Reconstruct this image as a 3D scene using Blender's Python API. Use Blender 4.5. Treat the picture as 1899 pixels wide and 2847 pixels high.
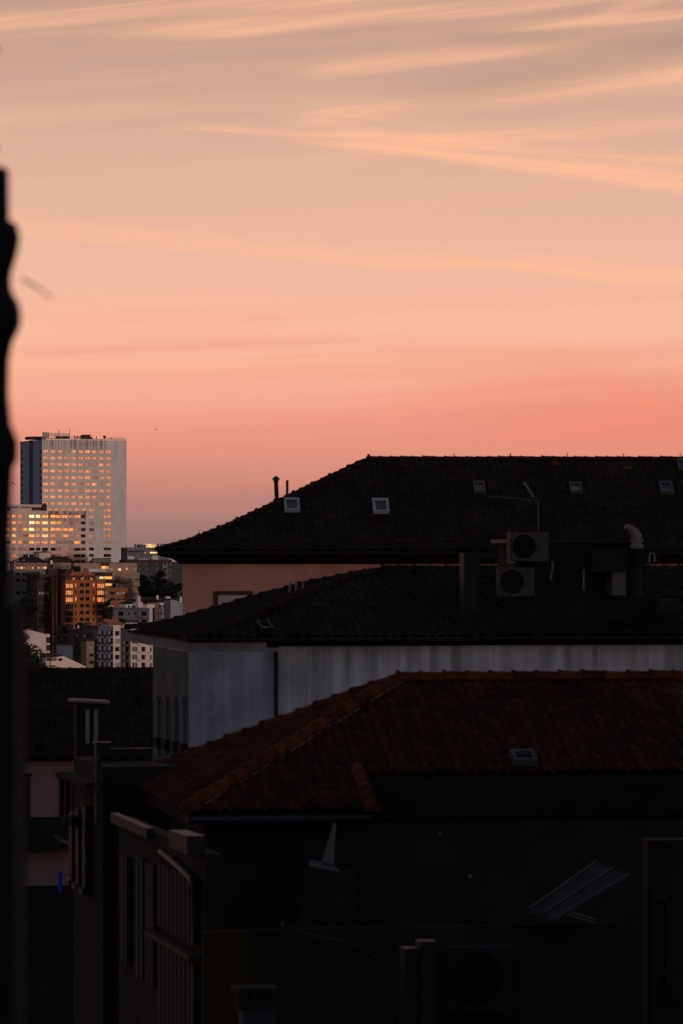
import bpy, math, random
from mathutils import Vector, Matrix
random.seed(7)
R = math.radians
sc = bpy.context.scene
for o in list(bpy.data.objects): bpy.data.objects.remove(o)
COL = sc.collection

# ------------------------------------------------------------------ camera
FPX = 135.0 / 36.0 * 2847.0          # focal length in photo pixels
CX, HY, CZ = 949.5, 1560.0, 20.0     # optical axis, horizon row, eye height
cam = bpy.data.cameras.new('camera'); camo = bpy.data.objects.new('camera', cam); COL.objects.link(camo)
camo.location = (0, 0, CZ); camo.rotation_euler = (R(90), 0, 0)
cam.lens = 135; cam.sensor_fit = 'VERTICAL'; cam.sensor_height = 36; cam.sensor_width = 24
cam.shift_y = (HY - 1423.5) / 2847.0
cam.clip_start = 0.5; cam.clip_end = 40000
cam.dof.use_dof = True; cam.dof.focus_distance = 1500; cam.dof.aperture_fstop = 4.5
sc.camera = camo
sc.render.resolution_x = 683; sc.render.resolution_y = 1024
sc.view_settings.view_transform = 'Standard'; sc.view_settings.look = 'None'
sc.view_settings.gamma = 1; sc.view_settings.exposure = 0; sc.view_settings.use_curve_mapping = False

# ------------------------------------------------------------------ sun + sky
SUN_EL, SUN_AZ = R(2.8), R(155)       # behind the camera, to the right (the sky in view lies opposite)
to_sun = Vector((math.sin(SUN_AZ) * math.cos(SUN_EL), math.cos(SUN_AZ) * math.cos(SUN_EL), math.sin(SUN_EL)))
sl = bpy.data.lights.new('sun', 'SUN'); sl.energy = 0.95; sl.angle = R(2.2); sl.color = (1.0, 0.77, 0.67)
so = bpy.data.objects.new('sun', sl); COL.objects.link(so)
so.rotation_euler = (-to_sun).to_track_quat('-Z', 'Y').to_euler(); so.location = (200, -400, 300)

def lin(r, g, b):
    f = lambda c: (c / 255 / 12.92) if c / 255 <= 0.04045 else ((c / 255 + 0.055) / 1.055) ** 2.4
    return (f(r), f(g), f(b), 1)

w = bpy.data.worlds.new('World'); sc.world = w; w.use_nodes = True
nt = w.node_tree; nt.nodes.clear()
def N(t, **k):
    n = nt.nodes.new(t)
    for a, v in k.items(): setattr(n, a, v)
    return n
def L(a, b): nt.links.new(a, b)
def M(op, a, b=None, c=None, clamp=False):
    n = N('ShaderNodeMath', operation=op, use_clamp=clamp)
    for i, v in enumerate((a, b, c)):
        if v is None: continue
        if isinstance(v, (int, float)): n.inputs[i].default_value = v
        else: L(v, n.inputs[i])
    return n.outputs[0]
def SM(x, lo, hi):
    n = N('ShaderNodeMapRange', interpolation_type='SMOOTHSTEP'); L(x, n.inputs[0])
    n.inputs[1].default_value = lo; n.inputs[2].default_value = hi
    return n.outputs[0]
def MIXC(f, a, b, mode='MIX'):
    n = N('ShaderNodeMix', data_type='RGBA', blend_type=mode)
    if isinstance(f, (int, float)): n.inputs[0].default_value = f
    else: L(f, n.inputs[0])
    for i, v in ((6, a), (7, b)):
        if isinstance(v, tuple): n.inputs[i].default_value = v
        else: L(v, n.inputs[i])
    return n.outputs[2]
def ramp(x, stops):
    n = N('ShaderNodeValToRGB'); L(x, n.inputs[0]); cr = n.color_ramp
    while len(cr.elements) < len(stops): cr.elements.new(1.0)
    for e, (p, c) in zip(cr.elements, sorted(stops)): e.position = p; e.color = c
    return n.outputs[0]
tc = N('ShaderNodeTexCoord'); sx = N('ShaderNodeSeparateXYZ'); L(tc.outputs['Generated'], sx.inputs[0])
dx, dy, dz = sx.outputs
az = M('ARCTAN2', dx, dy); el = M('ARCSINE', dz)
U = M('MULTIPLY_ADD', az, FPX, CX)                 # azimuth / elevation in units of 1/FPX rad
V = M('SUBTRACT', HY, M('MULTIPLY', el, FPX))
zz = M('ADD', dz, 0.0, clamp=True)
def zs(y): return (HY - y) / FPX
anti = ramp(zz, [(zs(y), lin(*c)) for y, c in (
    (1560, (135, 112, 110)), (1510, (150, 118, 113)), (1450, (168, 124, 117)), (1400, (184, 127, 119)), (1340, (205, 137, 125)), (1270, (225, 146, 129)),
    (1190, (237, 153, 130)), (1110, (246, 168, 141)), (1020, (250, 181, 149)), (920, (250, 187, 158)), (800, (243, 186, 162)),
    (660, (235, 182, 161)), (500, (226, 177, 158)), (320, (214, 169, 152)), (150, (201, 159, 144)), (0, (196, 155, 140)))]
    + [(0.20, (.36, .22, .18, 1)), (0.28, (.14, .115, .13, 1)), (0.40, (.07, .077, .105, 1)), (0.6, (.042, .056, .088, 1)), (1.0, (.030, .044, .074, 1))])
west = ramp(zz, [(0, (1.12, .40, .17, 1)), (.04, (1.08, .43, .20, 1)), (.10, (1.0, .53, .34, 1)), (.18, (.60, .41, .33, 1)), (.28, (.23, .21, .225, 1)),
                 (.42, (.10, .115, .155, 1)), (.6, (.052, .068, .105, 1)), (1, (.030, .044, .074, 1))])
side = ramp(zz, [(0, (.16, .15, .18, 1)), (.05, (.20, .175, .19, 1)), (.12, (.18, .165, .19, 1)), (.2, (.11, .11, .135, 1)), (.3, (.095, .10, .13, 1)), (.42, (.066, .077, .108, 1)),
                 (.6, (.042, .056, .088, 1)), (1, (.030, .044, .074, 1))])
sund = M('ADD', M('MULTIPLY', dx, math.sin(SUN_AZ)), M('MULTIPLY', dy, math.cos(SUN_AZ)))
sky = MIXC(SM(sund, -0.87, -0.5), anti, side)
sky = MIXC(SM(sund, 0.1, 0.95), sky, west)
# cirrus: soft long streaks
def noise(sx_, sy_, rot, scale, det, dist, off):
    cmb = N('ShaderNodeCombineXYZ')
    c, s = math.cos(rot), math.sin(rot)
    a = M('ADD', M('MULTIPLY', U, c), M('MULTIPLY', V, s)); b = M('SUBTRACT', M('MULTIPLY', V, c), M('MULTIPLY', U, s))
    L(M('MULTIPLY_ADD', a, 1 / sx_, off), cmb.inputs[0]); L(M('MULTIPLY', b, 1 / sy_), cmb.inputs[1])
    n = N('ShaderNodeTexNoise'); L(cmb.outputs[0], n.inputs['Vector'])
    n.inputs['Scale'].default_value = scale; n.inputs['Detail'].default_value = det; n.inputs['Distortion'].default_value = dist
    n.inputs['Roughness'].default_value = 0.5
    return n.outputs[0]
wob = M('MULTIPLY', M('SUBTRACT', noise(900, 260, 0.0, 1, 2, 0.2, 3.0), 0.5), 60)
Vw = M('ADD', V, wob)
def band(x0, y0, x1, y1, wup, wdn, xa, xb, xc, xd):
    """soft streak along a line; sharper below (wdn) than above (wup)"""
    s = (y1 - y0) / (x1 - x0)
    d = M('SUBTRACT', Vw, M('MULTIPLY_ADD', U, s, y0 - s * x0))
    up = SM(d, -wup * 1.35, wup * .05); dn = SM(d, wdn * 1.25, -wdn * .1)
    n = M('MULTIPLY', up, dn)
    n = M('MULTIPLY', n, SM(U, xa, xb)); n = M('MULTIPLY', n, SM(U, xd, xc))
    return n
fine = noise(2200, 120, -0.09, 1, 4, 0.25, 0.4)
fine2 = noise(1300, 46, -0.06, 1, 3, 0.2, 9.0)
str_ = M('ADD', M('MULTIPLY', SM(fine, 0.42, 0.75), 0.75), M('MULTIPLY', SM(fine2, 0.45, 0.8), 0.3))
hi = SM(V, 640, 420)
acc = M('MULTIPLY', str_, M('MULTIPLY_ADD', hi, 0.42, 0.1))
fib_up = M('MULTIPLY_ADD', SM(noise(1000, 26, -0.11, 1, 6, 0.6, 5.0), 0.28, 0.72), 0.75, 0.28)     # fibres rising to the right
fib_dn = M('MULTIPLY_ADD', SM(noise(1000, 26, 0.09, 1, 6, 0.6, 2.0), 0.28, 0.72), 0.65, 0.4)      # fibres falling to the right
for b_, k, fb_ in ((band(0, 82, 900, 12, 46, 22, -900, 0, 800, 1500), .8, fib_up), (band(250, 128, 1500, 20, 44, 26, 200, 600, 1500, 2600), .8, fib_up),
              (band(800, 228, 1899, 95, 38, 22, 760, 950, 1300, 1900), .7, fib_up), (band(1300, 92, 1899, 66, 26, 16, 1250, 1600, 2200, 3000), .8, fib_up), (band(1650, 60, 1950, -10, 26, 16, 1600, 1760, 2200, 3000), .6, fib_up),
              (band(700, 372, 1899, 530, 110, 20, 700, 1050, 2300, 3300), .95, fib_dn), (band(450, 362, 1100, 384, 18, 10, 420, 640, 900, 1300), .6, fib_dn),
              (band(800, 335, 1899, 235, 46, 26, 760, 950, 2300, 3000), .55, fib_up), (band(1100, 400, 1899, 355, 36, 22, 1000, 1400, 2300, 3000), .5, fib_up),
              (band(50, 652, 1899, 788, 52, 22, -300, 120, 2300, 3300), .85, fib_dn), (band(1100, 745, 1899, 770, 22, 12, 1000, 1300, 2300, 3300), .4, fib_dn),
              (band(0, 925, 900, 900, 110, 40, -600, -50, 400, 900), .35, fib_up), (band(600, 900, 1899, 850, 24, 18, 500, 900, 1500, 2200), .28, fib_up), (band(700, 1010, 1899, 960, 30, 22, 500, 900, 1500, 2200), .25, fib_up)):
    acc = M('ADD', acc, M('MULTIPLY', M('MULTIPLY', b_, fb_), k * 0.98))
acc = M('MULTIPLY', acc, SM(V, 1500, 1100), clamp=True)
sky = MIXC(M('MULTIPLY', acc, SM(sund, -0.2, -0.7)), sky, lin(255, 190, 150))
gap = M('MULTIPLY', M('ADD', band(1100, 290, 1899, 150, 70, 60, 900, 1400, 2300, 3000), band(900, 120, 1899, 130, 50, 40, 1100, 1500, 2300, 3000)), 0.4)
sky = MIXC(M('MULTIPLY', gap, SM(sund, -0.2, -0.7)), sky, lin(176, 146, 132))
# orange flush low on the right of the view
flush = M('MULTIPLY', M('MULTIPLY', SM(V, 960, 1160), SM(V, 1320, 1180)), SM(U, 800, 1850))
sky = MIXC(M('MULTIPLY', M('MULTIPLY', flush, 0.6), SM(sund, -0.5, -0.9)), sky, lin(231, 133, 107))
wisp = M('ADD', band(1420, 1215, 1800, 1165, 40, 18, 1250, 1550, 1780, 1880), M('ADD', band(1640, 1075, 1860, 1135, 34, 16, 1600, 1700, 1830, 1900), band(1150, 1120, 1700, 1050, 40, 20, 1000, 1300, 1500, 1800)))
sky = MIXC(M('MULTIPLY', M('MULTIPLY', M('MULTIPLY', wisp, fib_up), 0.5), SM(sund, -0.5, -0.8)), sky, lin(252, 148, 116))
lowb = M('MULTIPLY', SM(noise(1700, 75, -0.05, 1, 5, 0.4, 1.5), 0.42, 0.68), M('MULTIPLY', SM(V, 720, 960), SM(V, 1520, 1280)))
sky = MIXC(M('MULTIPLY', M('MULTIPLY', lowb, 0.34), SM(sund, -0.5, -0.8)), sky, lin(234, 142, 116))
nish = N('ShaderNodeTexSky', sky_type='NISHITA', sun_disc=False); nish.sun_elevation = SUN_EL; nish.sun_rotation = SUN_AZ
add = N('ShaderNodeMix', data_type='RGBA', blend_type='ADD'); add.inputs[0].default_value = 0.001
L(sky, add.inputs[6]); L(nish.outputs[0], add.inputs[7])
below = MIXC(SM(dz, -0.002, -0.03), add.outputs[2], (.012, .013, .016, 1))
bg = N('ShaderNodeBackground'); L(below, bg.inputs[0]); bg.inputs[1].default_value = 1.0
out = N('ShaderNodeOutputWorld'); L(bg.outputs[0], out.inputs[0])

# ------------------------------------------------------------------ materials
MATS = {}
def mat(name, col, rough=.8, var=.25, scale=3.0, streak=0.0, metal=0, spec=.1, bump=0.0, rnd=0.0, stain=None):
    if name in MATS: return MATS[name]
    m = bpy.data.materials.new(name); m.use_nodes = True; t = m.node_tree; nd = t.nodes; lk = t.links
    b = nd['Principled BSDF']; b.inputs['Roughness'].default_value = rough; b.inputs['Metallic'].default_value = metal
    b.inputs['Specular IOR Level'].default_value = spec
    tcn = nd.new('ShaderNodeTexCoord')
    def nz(vec, s, det=5, dis=0):
        mp = nd.new('ShaderNodeMapping'); mp.inputs['Scale'].default_value = vec; lk.new(tcn.outputs['Object'], mp.inputs[0])
        n = nd.new('ShaderNodeTexNoise'); n.inputs['Scale'].default_value = s; n.inputs['Detail'].default_value = det; n.inputs['Distortion'].default_value = dis
        lk.new(mp.outputs[0], n.inputs['Vector']); return n.outputs[0]
    def mp_(x, a, b_, c, d):
        n = nd.new('ShaderNodeMapRange'); lk.new(x, n.inputs[0])
        for i, v in enumerate((a, b_, c, d)): n.inputs[i + 1].default_value = v
        return n.outputs[0]
    def mul(x, y):
        n = nd.new('ShaderNodeMath'); n.operation = 'MULTIPLY'; lk.new(x, n.inputs[0])
        if isinstance(y, (int, float)): n.inputs[1].default_value = y
        else: lk.new(y, n.inputs[1])
        return n.outputs[0]
    f = mp_(nz((1, 1, 1), scale), .3, .7, 1 - var, 1 + var)
    f = mul(f, mp_(nz((1, 1, 1), scale * .17, 3), .3, .7, 1 - var * .7, 1 + var * .7))
    if streak: f = mul(f, mp_(nz((5, 5, .2), scale, 5, .3), .35, .65, 1 - streak, 1 + streak * .4))
    if stain:   # dark run-off streaks below a given height (object space): (ztop, length, strength, xa, xb)
        zt, ln, k, xa, xb = stain
        sp = nd.new('ShaderNodeSeparateXYZ'); lk.new(tcn.outputs['Object'], sp.inputs[0])
        a = mp_(sp.outputs[2], zt - ln, zt - ln * .35, 0, 1); a = mul(a, mp_(nz((.9, .9, .03), 1.0, 6, .2), .42, .6, 0, 1))
        a = mul(a, mp_(sp.outputs[0], xa - 1.5, xa + 1.5, 0, 1)); a = mul(a, mp_(sp.outputs[0], xb + 1.5, xb - 1.5, 0, 1))
        f = mul(f, mp_(a, 0, 1, 1, 1 - k))
    if rnd:
        oi = nd.new('ShaderNodeObjectInfo'); f = mul(f, mp_(oi.outputs['Random'], 0, 1, 1 - rnd, 1 + rnd))
    mx = nd.new('ShaderNodeMix'); mx.data_type = 'RGBA'; mx.blend_type = 'MULTIPLY'; mx.inputs[0].default_value = 1
    mx.inputs[6].default_value = (*col, 1)
    cc = nd.new('ShaderNodeCombineColor'); [lk.new(f, cc.inputs[i]) for i in range(3)]
    lk.new(cc.outputs[0], mx.inputs[7]); lk.new(mx.outputs[2], b.inputs['Base Color'])
    if bump:
        bp = nd.new('ShaderNodeBump'); bp.inputs['Strength'].default_value = bump; bp.inputs['Distance'].default_value = .02
        lk.new(nz((1, 1, 1), scale * 6), bp.inputs['Height']); lk.new(bp.outputs[0], b.inputs['Normal'])
    MATS[name] = m; return m
def glass(name, tint, under, refl, rnd=.25, emit=None, es=0):
    """window pane: polished reflective glass over a curtain / dark room; optional emission for lit rooms and painted sunset reflections"""
    if name in MATS: return MATS[name]
    m = bpy.data.materials.new(name); m.use_nodes = True; t = m.node_tree; nd = t.nodes; lk = t.links; nd.clear()
    o = nd.new('ShaderNodeOutputMaterial'); mx = nd.new('ShaderNodeMixShader'); g = nd.new('ShaderNodeBsdfGlossy'); g.inputs['Roughness'].default_value = .03
    g.inputs['Color'].default_value = (*tint, 1); d = nd.new('ShaderNodeBsdfDiffuse')
    tcn = nd.new('ShaderNodeTexCoord'); oi = nd.new('ShaderNodeObjectInfo')
    ad = nd.new('ShaderNodeVectorMath'); ad.operation = 'MULTIPLY_ADD'; lk.new(oi.outputs['Random'], ad.inputs[0]); ad.inputs[1].default_value = (90, 40, 70); lk.new(tcn.outputs['Object'], ad.inputs[2])
    mp = nd.new('ShaderNodeMapping'); mp.inputs['Scale'].default_value = (1.0, 1, .45); lk.new(ad.outputs[0], mp.inputs[0])
    n = nd.new('ShaderNodeTexNoise'); n.inputs['Scale'].default_value = 1.3; n.inputs['Detail'].default_value = 2; lk.new(mp.outputs[0], n.inputs['Vector'])
    r = nd.new('ShaderNodeMapRange'); lk.new(n.outputs[0], r.inputs[0]); r.inputs[1].default_value = .4; r.inputs[2].default_value = .6
    r.inputs[3].default_value = max(0, refl - rnd); r.inputs[4].default_value = min(1, refl + rnd * .6); lk.new(r.outputs[0], mx.inputs[0])
    d.inputs['Color'].default_value = (*under, 1)
    lk.new(d.outputs[0], mx.inputs[1]); lk.new(g.outputs[0], mx.inputs[2])
    last = mx.outputs[0]
    if emit:
        e = nd.new('ShaderNodeEmission'); e.inputs[0].default_value = (*emit, 1)
        r2 = nd.new('ShaderNodeMapRange'); lk.new(n.outputs[0], r2.inputs[0]); r2.inputs[1].default_value = .35; r2.inputs[2].default_value = .6
        r2.inputs[3].default_value = es * .45; r2.inputs[4].default_value = es * 1.05; lk.new(r2.outputs[0], e.inputs[1])
        a2 = nd.new('ShaderNodeAddShader'); lk.new(last, a2.inputs[0]); lk.new(e.outputs[0], a2.inputs[1]); last = a2.outputs[0]
    lk.new(last, o.inputs[0]); MATS[name] = m; return m

G = {'R': glass('window_mirror_glass', (.92, .86, .84), (.3, .18, .14), .62, .25),
     'P': glass('window_drawn_curtain', (.8, .8, .8), (.46, .33, .30), .22, .18),
     'D': glass('window_dark_glass', (.5, .55, .6), (.012, .013, .016), .06, .05),
     'W': glass('window_white_blind', (.8, .8, .8), (.5, .48, .47), .05, .05),
     'Y': glass('window_glint_bright', (.8, .8, .8), (.3, .2, .1), .2, .1, (1, .74, .34), 1.7),  # emission paints the sun glint on the wing panes
     'G': glass('window_glow_golden', (.8, .8, .8), (.3, .2, .1), .2, .1, (1, .43, .07), 1.1),  # these glows also paint sunset reflections in hotel and bay panes
     'L': glass('window_glow_cream', (.8, .8, .8), (.3, .2, .1), .2, .1, (1, .62, .25), 1.05),
     'O': glass('window_glow_orange', (.8, .8, .8), (.3, .15, .08), .2, .1, (1, .32, .09), .95),
     'B': glass('window_glow_dim', (.8, .8, .8), (.4, .26, .2), .3, .2, (1, .27, .08), .6)}
m_frame = mat('window_frame_brown', (.10, .06, .05), .6, .1)
m_framew = mat('window_frame_white', (.6, .57, .55), .5, .1)
m_framed = mat('window_frame_dark', (.03, .03, .032), .5, .1)
m_hotel = mat('hotel_concrete', (.57, .545, .555), .85, .08, .25, .12, stain=(75.4, 6.5, .6, 1, 30))
m_wing = mat('hotel_wing_concrete', (.60, .47, .44), .85, .14, .5, .2, stain=(42.8, 5.5, .8, 26, 47))
m_hotelside = mat('hotel_side_blue', (.25, .38, .56), .7, .05, .3)  # bluer and darker than the front concrete
m_hoteldark = mat('hotel_recess_shade', (.07, .1, .15), .7, .05, .3)
m_rooftop = mat('rooftop_plant', (.05, .04, .04), .8, .2, 1)
m_signw = mat('sign_white', (.62, .56, .53), .5, .05)
m_signd = mat('sign_letter', (.22, .17, .165), .5, .05)
m_metal = mat('dark_metal', (.03, .03, .032), .5, .2, 5, metal=.3)
m_steel = mat('grey_steel', (.13, .135, .14), .5, .2, 5, metal=.4)
m_ac = mat('aged_ac_case', (.085, .085, .088), .6, .25, 4, .25)
m_pale = mat('pale_plastic', (.24, .24, .245), .5, .15, 4)
m_tile = mat('terracotta_tile', (.058, .022, .011), .9, .45, 3, rnd=.35, bump=.3)
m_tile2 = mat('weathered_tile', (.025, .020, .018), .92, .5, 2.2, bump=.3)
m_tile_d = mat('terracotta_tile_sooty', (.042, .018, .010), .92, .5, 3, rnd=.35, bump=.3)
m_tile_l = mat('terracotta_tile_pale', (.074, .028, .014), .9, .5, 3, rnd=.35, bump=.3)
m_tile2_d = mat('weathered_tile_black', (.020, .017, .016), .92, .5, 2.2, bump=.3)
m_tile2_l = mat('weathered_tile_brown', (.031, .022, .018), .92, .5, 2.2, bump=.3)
TM = {'terracotta_tile': lambda: [m_tile, m_tile_d, m_tile_l], 'weathered_tile': lambda: [m_tile2, m_tile2_d, m_tile2_l]}
m_cap = mat('ridge_tile_clay', (.125, .042, .018), .9, .4, 4, rnd=.35)
m_cap2 = mat('ridge_tile_weathered', (.045, .028, .021), .92, .4, 4, rnd=.3)
m_under = mat('roof_underlay', (.02, .015, .012), .95, .2)
m_pink = mat('pink_render', (.80, .44, .37), .9, .10, .8, .06, bump=.1)
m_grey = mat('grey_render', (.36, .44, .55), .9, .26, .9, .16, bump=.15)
m_grey2 = mat('grey_render_side', (.13, .16, .175), .9, .15, .7, .2, bump=.15)  # darker copy of the grey render; side shade put into its colour
m_concrete = mat('streaked_concrete', (.62, .72, .86), .9, .22, .8, .42, bump=.2)
m_cornice = mat('cornice_plaster', (.26, .275, .29), .85, .25, .8, .2)
m_dark = mat('dark_render', (.024, .026, .027), .9, .3, 1)  # one near-black base colour shared by many dark walls
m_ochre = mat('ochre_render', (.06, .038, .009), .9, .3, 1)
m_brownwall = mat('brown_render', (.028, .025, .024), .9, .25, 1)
m_stone = mat('dark_stone', (.03, .03, .033), .9, .3, 8, bump=.2)
m_iron = mat('black_iron', (.022, .02, .02), .6, .3, 20)
m_frs = mat('window_surround', (.10, .075, .055), .85, .15)
m_blind = mat('roller_blind', (.78, .80, .83), .7, .08, 2)
m_glassroof = glass('skylight_glass', (.5, .6, .7), (.015, .02, .025), .25, .05)
m_leaf = mat('foliage', (.028, .036, .020), .8, .5, .8, rnd=.25)
m_leafd = mat('foliage_dark', (.018, .026, .022), .85, .5, .8, rnd=.25)
m_bark = mat('bark', (.03, .022, .016), .95, .3, 3)
m_ground = mat('hillside_ground', (.022, .024, .016), .95, .5, .05)
m_asphalt = mat('asphalt', (.045, .045, .047), .9, .25, 2)
m_pave = mat('paving_stone', (.11, .105, .10), .9, .25, 2)
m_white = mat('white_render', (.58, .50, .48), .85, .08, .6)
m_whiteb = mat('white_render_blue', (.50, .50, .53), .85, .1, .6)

# ------------------------------------------------------------------ mesh helpers
class MB:
    def __init__(s): s.v = []; s.f = []; s.m = []
    def poly(s, pts, m=0):
        i = len(s.v); s.v += [tuple(p) for p in pts]; s.f.append(tuple(range(i, i + len(pts)))); s.m.append(m)
    def box(s, x0, x1, y0, y1, z0, z1, m=0):
        i = len(s.v)
        s.v += [(x0, y0, z0), (x1, y0, z0), (x1, y1, z0), (x0, y1, z0), (x0, y0, z1), (x1, y0, z1), (x1, y1, z1), (x0, y1, z1)]
        for q in ((0, 3, 2, 1), (4, 5, 6, 7), (0, 1, 5, 4), (1, 2, 6, 5), (2, 3, 7, 6), (3, 0, 4, 7)):
            s.f.append(tuple(i + k for k in q)); s.m.append(m)
    def tube(s, pts, rad, n=8, m=0, caps=True):
        pts = [Vector(p) for p in pts]; rad = rad if isinstance(rad, (list, tuple)) else [rad] * len(pts)
        i = len(s.v); ref = None
        for k, p in enumerate(pts):
            d = (pts[min(k + 1, len(pts) - 1)] - pts[max(k - 1, 0)]).normalized()
            if ref is None: ref = Vector((0, 0, 1)) if abs(d.z) < .9 else Vector((1, 0, 0))
            a = d.cross(ref).normalized(); b = d.cross(a)
            for j in range(n):
                t = 2 * math.pi * j / n; s.v.append(tuple(p + (a * math.cos(t) + b * math.sin(t)) * rad[k]))
        for k in range(len(pts) - 1):
            for j in range(n):
                s.f.append((i + k * n + j, i + k * n + (j + 1) % n, i + (k + 1) * n + (j + 1) % n, i + (k + 1) * n + j)); s.m.append(m)
        if caps:
            s.f.append(tuple(i + j for j in range(n))); s.m.append(m)
            s.f.append(tuple(i + (len(pts) - 1) * n + j for j in reversed(range(n)))); s.m.append(m)
    def lathe(s, prof, n=16, m=0, c=(0, 0, 0)):
        s.tube([(c[0], c[1], c[2] + z) for z, r in prof], [max(r, .0005) for z, r in prof], n, m)
    def prism(s, poly, vec, m=0):
        a = [Vector(p) for p in poly]; b = [p + Vector(vec) for p in a]; n = len(a)
        s.poly(a, m); s.poly(list(reversed(b)), m)
        for k in range(n): s.poly([a[k], b[k], b[(k + 1) % n], a[(k + 1) % n]], m)
    def mesh(s, name, mats, smooth=False):
        me = bpy.data.meshes.new(name); me.from_pydata(s.v, [], s.f)
        for q in (mats if isinstance(mats, (list, tuple)) else [mats]): me.materials.append(q)
        me.polygons.foreach_set('material_index', s.m)
        if smooth: me.polygons.foreach_set('use_smooth', [True] * len(s.f))
        me.update(); return me
    def build(s, name, mats, parent=None, smooth=False, loc=None):
        return link(name, s.mesh(name, mats, smooth), parent, loc)
def link(name, me, parent=None, loc=None, rot=None):
    o = bpy.data.objects.new(name, me); COL.objects.link(o); o.parent = parent
    if loc is not None: o.location = loc
    if rot is not None: o.rotation_euler = rot
    return o
def tag(o, label=None, cat=None, group=None, kind=None):
    for k, v in (('label', label), ('category', cat), ('group', group), ('kind', kind)):
        if v: o[k] = v
    return o
def hole_panel(mb, o, ex, n, w, z0, z1, holes, depth, m=0):
    """wall face from o along ex (length w), z0..z1, with rectangular openings; n points into the building"""
    o, ex, n = Vector(o), Vector(ex), Vector(n)
    xs = sorted(set([0, w] + [min(max(h[k], 0), w) for h in holes for k in (0, 1)])); zs_ = sorted(set([z0, z1] + [min(max(h[k], z0), z1) for h in holes for k in (2, 3)]))
    P = lambda x, z, d=0: o + ex * x + n * d + Vector((0, 0, z))
    for a, b in zip(xs, xs[1:]):
        run = None
        for c, d in zip(zs_, zs_[1:]):
            xm, zm = (a + b) / 2, (c + d) / 2
            if any(h[0] < xm < h[1] and h[2] < zm < h[3] for h in holes): continue
            mb.poly([P(a, c), P(b, c), P(b, d), P(a, d)], m)
    for h in holes:
        a, b, c, d = h[:4]
        for p, q in (((a, c), (b, c)), ((b, c), (b, d)), ((b, d), (a, d)), ((a, d), (a, c))):
            mb.poly([P(*p), P(*q), P(*q, depth), P(*p, depth)], m)
PANE = {}
def window(parent, frame_o, ex, n, h, depth, kind, frame=m_frame, bars=1, name='window', fw=.06):
    """one window set back in its opening: pane + frame bars in one mesh"""
    a, b, c, d = h[:4]; wd, ht = round(b - a, 2), round(d - c, 2)
    key = (wd, ht, kind, frame.name, bars, fw)
    if key not in PANE:
        mb = MB(); W, H = wd / 2, ht / 2
        mb.box(-W, W, 0, .05, -H, H, 0)
        if bars is not None:
            for x0, x1, z0, z1 in [(-W, -W + fw, -H, H), (W - fw, W, -H, H), (-W, W, H - fw, H), (-W, W, -H, -H + fw)]:
                mb.box(x0, x1, -.05, -.003, z0, z1, 1)
            for k in range(bars):
                x = -W + (k + 1) * 2 * W / (bars + 1); mb.box(x - fw * .5, x + fw * .5, -.047, -.003, -H + fw, H - fw, 1)
        PANE[key] = mb.mesh(name, [G[kind], frame])
    ex, n = Vector(ex), Vector(n)
    p = Vector(frame_o) + ex * ((a + b) / 2) + n * (depth - .06) + Vector((0, 0, (c + d) / 2))
    ang = math.atan2(ex.y, ex.x)
    return link(name, PANE[key], parent, p, (random.uniform(-.008, .008), 0, ang + random.uniform(-.012, .012)))

TERR = [(-6000, 20), (-400, 36), (-46, 36.5), (-9, 1), (0, 0), (220, 0), (400, -14), (900, -36), (1060, -34), (1200, -30), (1350, -22), (1480, -12), (1600, 2), (1700, 14), (1760, 17), (2200, 10), (3500, -40), (30000, -120)]  # unseen steep rise behind the camera, shaped to block low western light
def gz(D):
    for (a, za), (b, zb) in zip(TERR, TERR[1:]):
        if a <= D <= b: return za + (zb - za) * (D - a) / (b - a)
    return TERR[-1][1]
class Frame:
    """local axes of a building: u along its front, v into its depth; origin at pixel column px, distance D"""
    def __init__(s, px, D, a):
        s.a = R(a); s.O = Vector(((px - CX) / FPX * D, D)); s.u = Vector((math.cos(s.a), math.sin(s.a))); s.v = Vector((-s.u.y, s.u.x)); s.D = D
    def front(s, px, py, v=0):
        d = Vector(((px - CX) / FPX, 1)); t = (v + s.O.dot(s.v)) / d.dot(s.v)
        return (d * t - s.O).dot(s.u), CZ + (HY - py) / FPX * t
    def side(s, px, py, u=0):
        d = Vector(((px - CX) / FPX, 1)); t = (u + s.O.dot(s.u)) / d.dot(s.u)
        return (d * t - s.O).dot(s.v), CZ + (HY - py) / FPX * t
    def pix(s, u, v, z):
        p = s.O + s.u * u + s.v * v; return (CX + p.x / p.y * FPX, HY - (z - CZ) / p.y * FPX)
    def empty(s, name, label, cat, group=None, z=0):
        e = bpy.data.objects.new(name, None); COL.objects.link(e); e.location = (s.O.x, s.O.y, 0); e.rotation_euler = (0, 0, s.a); e.empty_display_size = .5
        return tag(e, label, cat, group)
def rect(F, r, plane='front', off=0):
    x0, y0, x1, y1 = r[:4]
    f = F.front if plane == 'front' else F.side
    a, _ = f(x0, (y0 + y1) / 2, off); b, _ = f(x1, (y0 + y1) / 2, off)
    xm = (x0 + x1) / 2; _, zt = f(xm, y0, off); _, zb = f(xm, y1, off)
    return (min(a, b), max(a, b), zb, zt)
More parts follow.
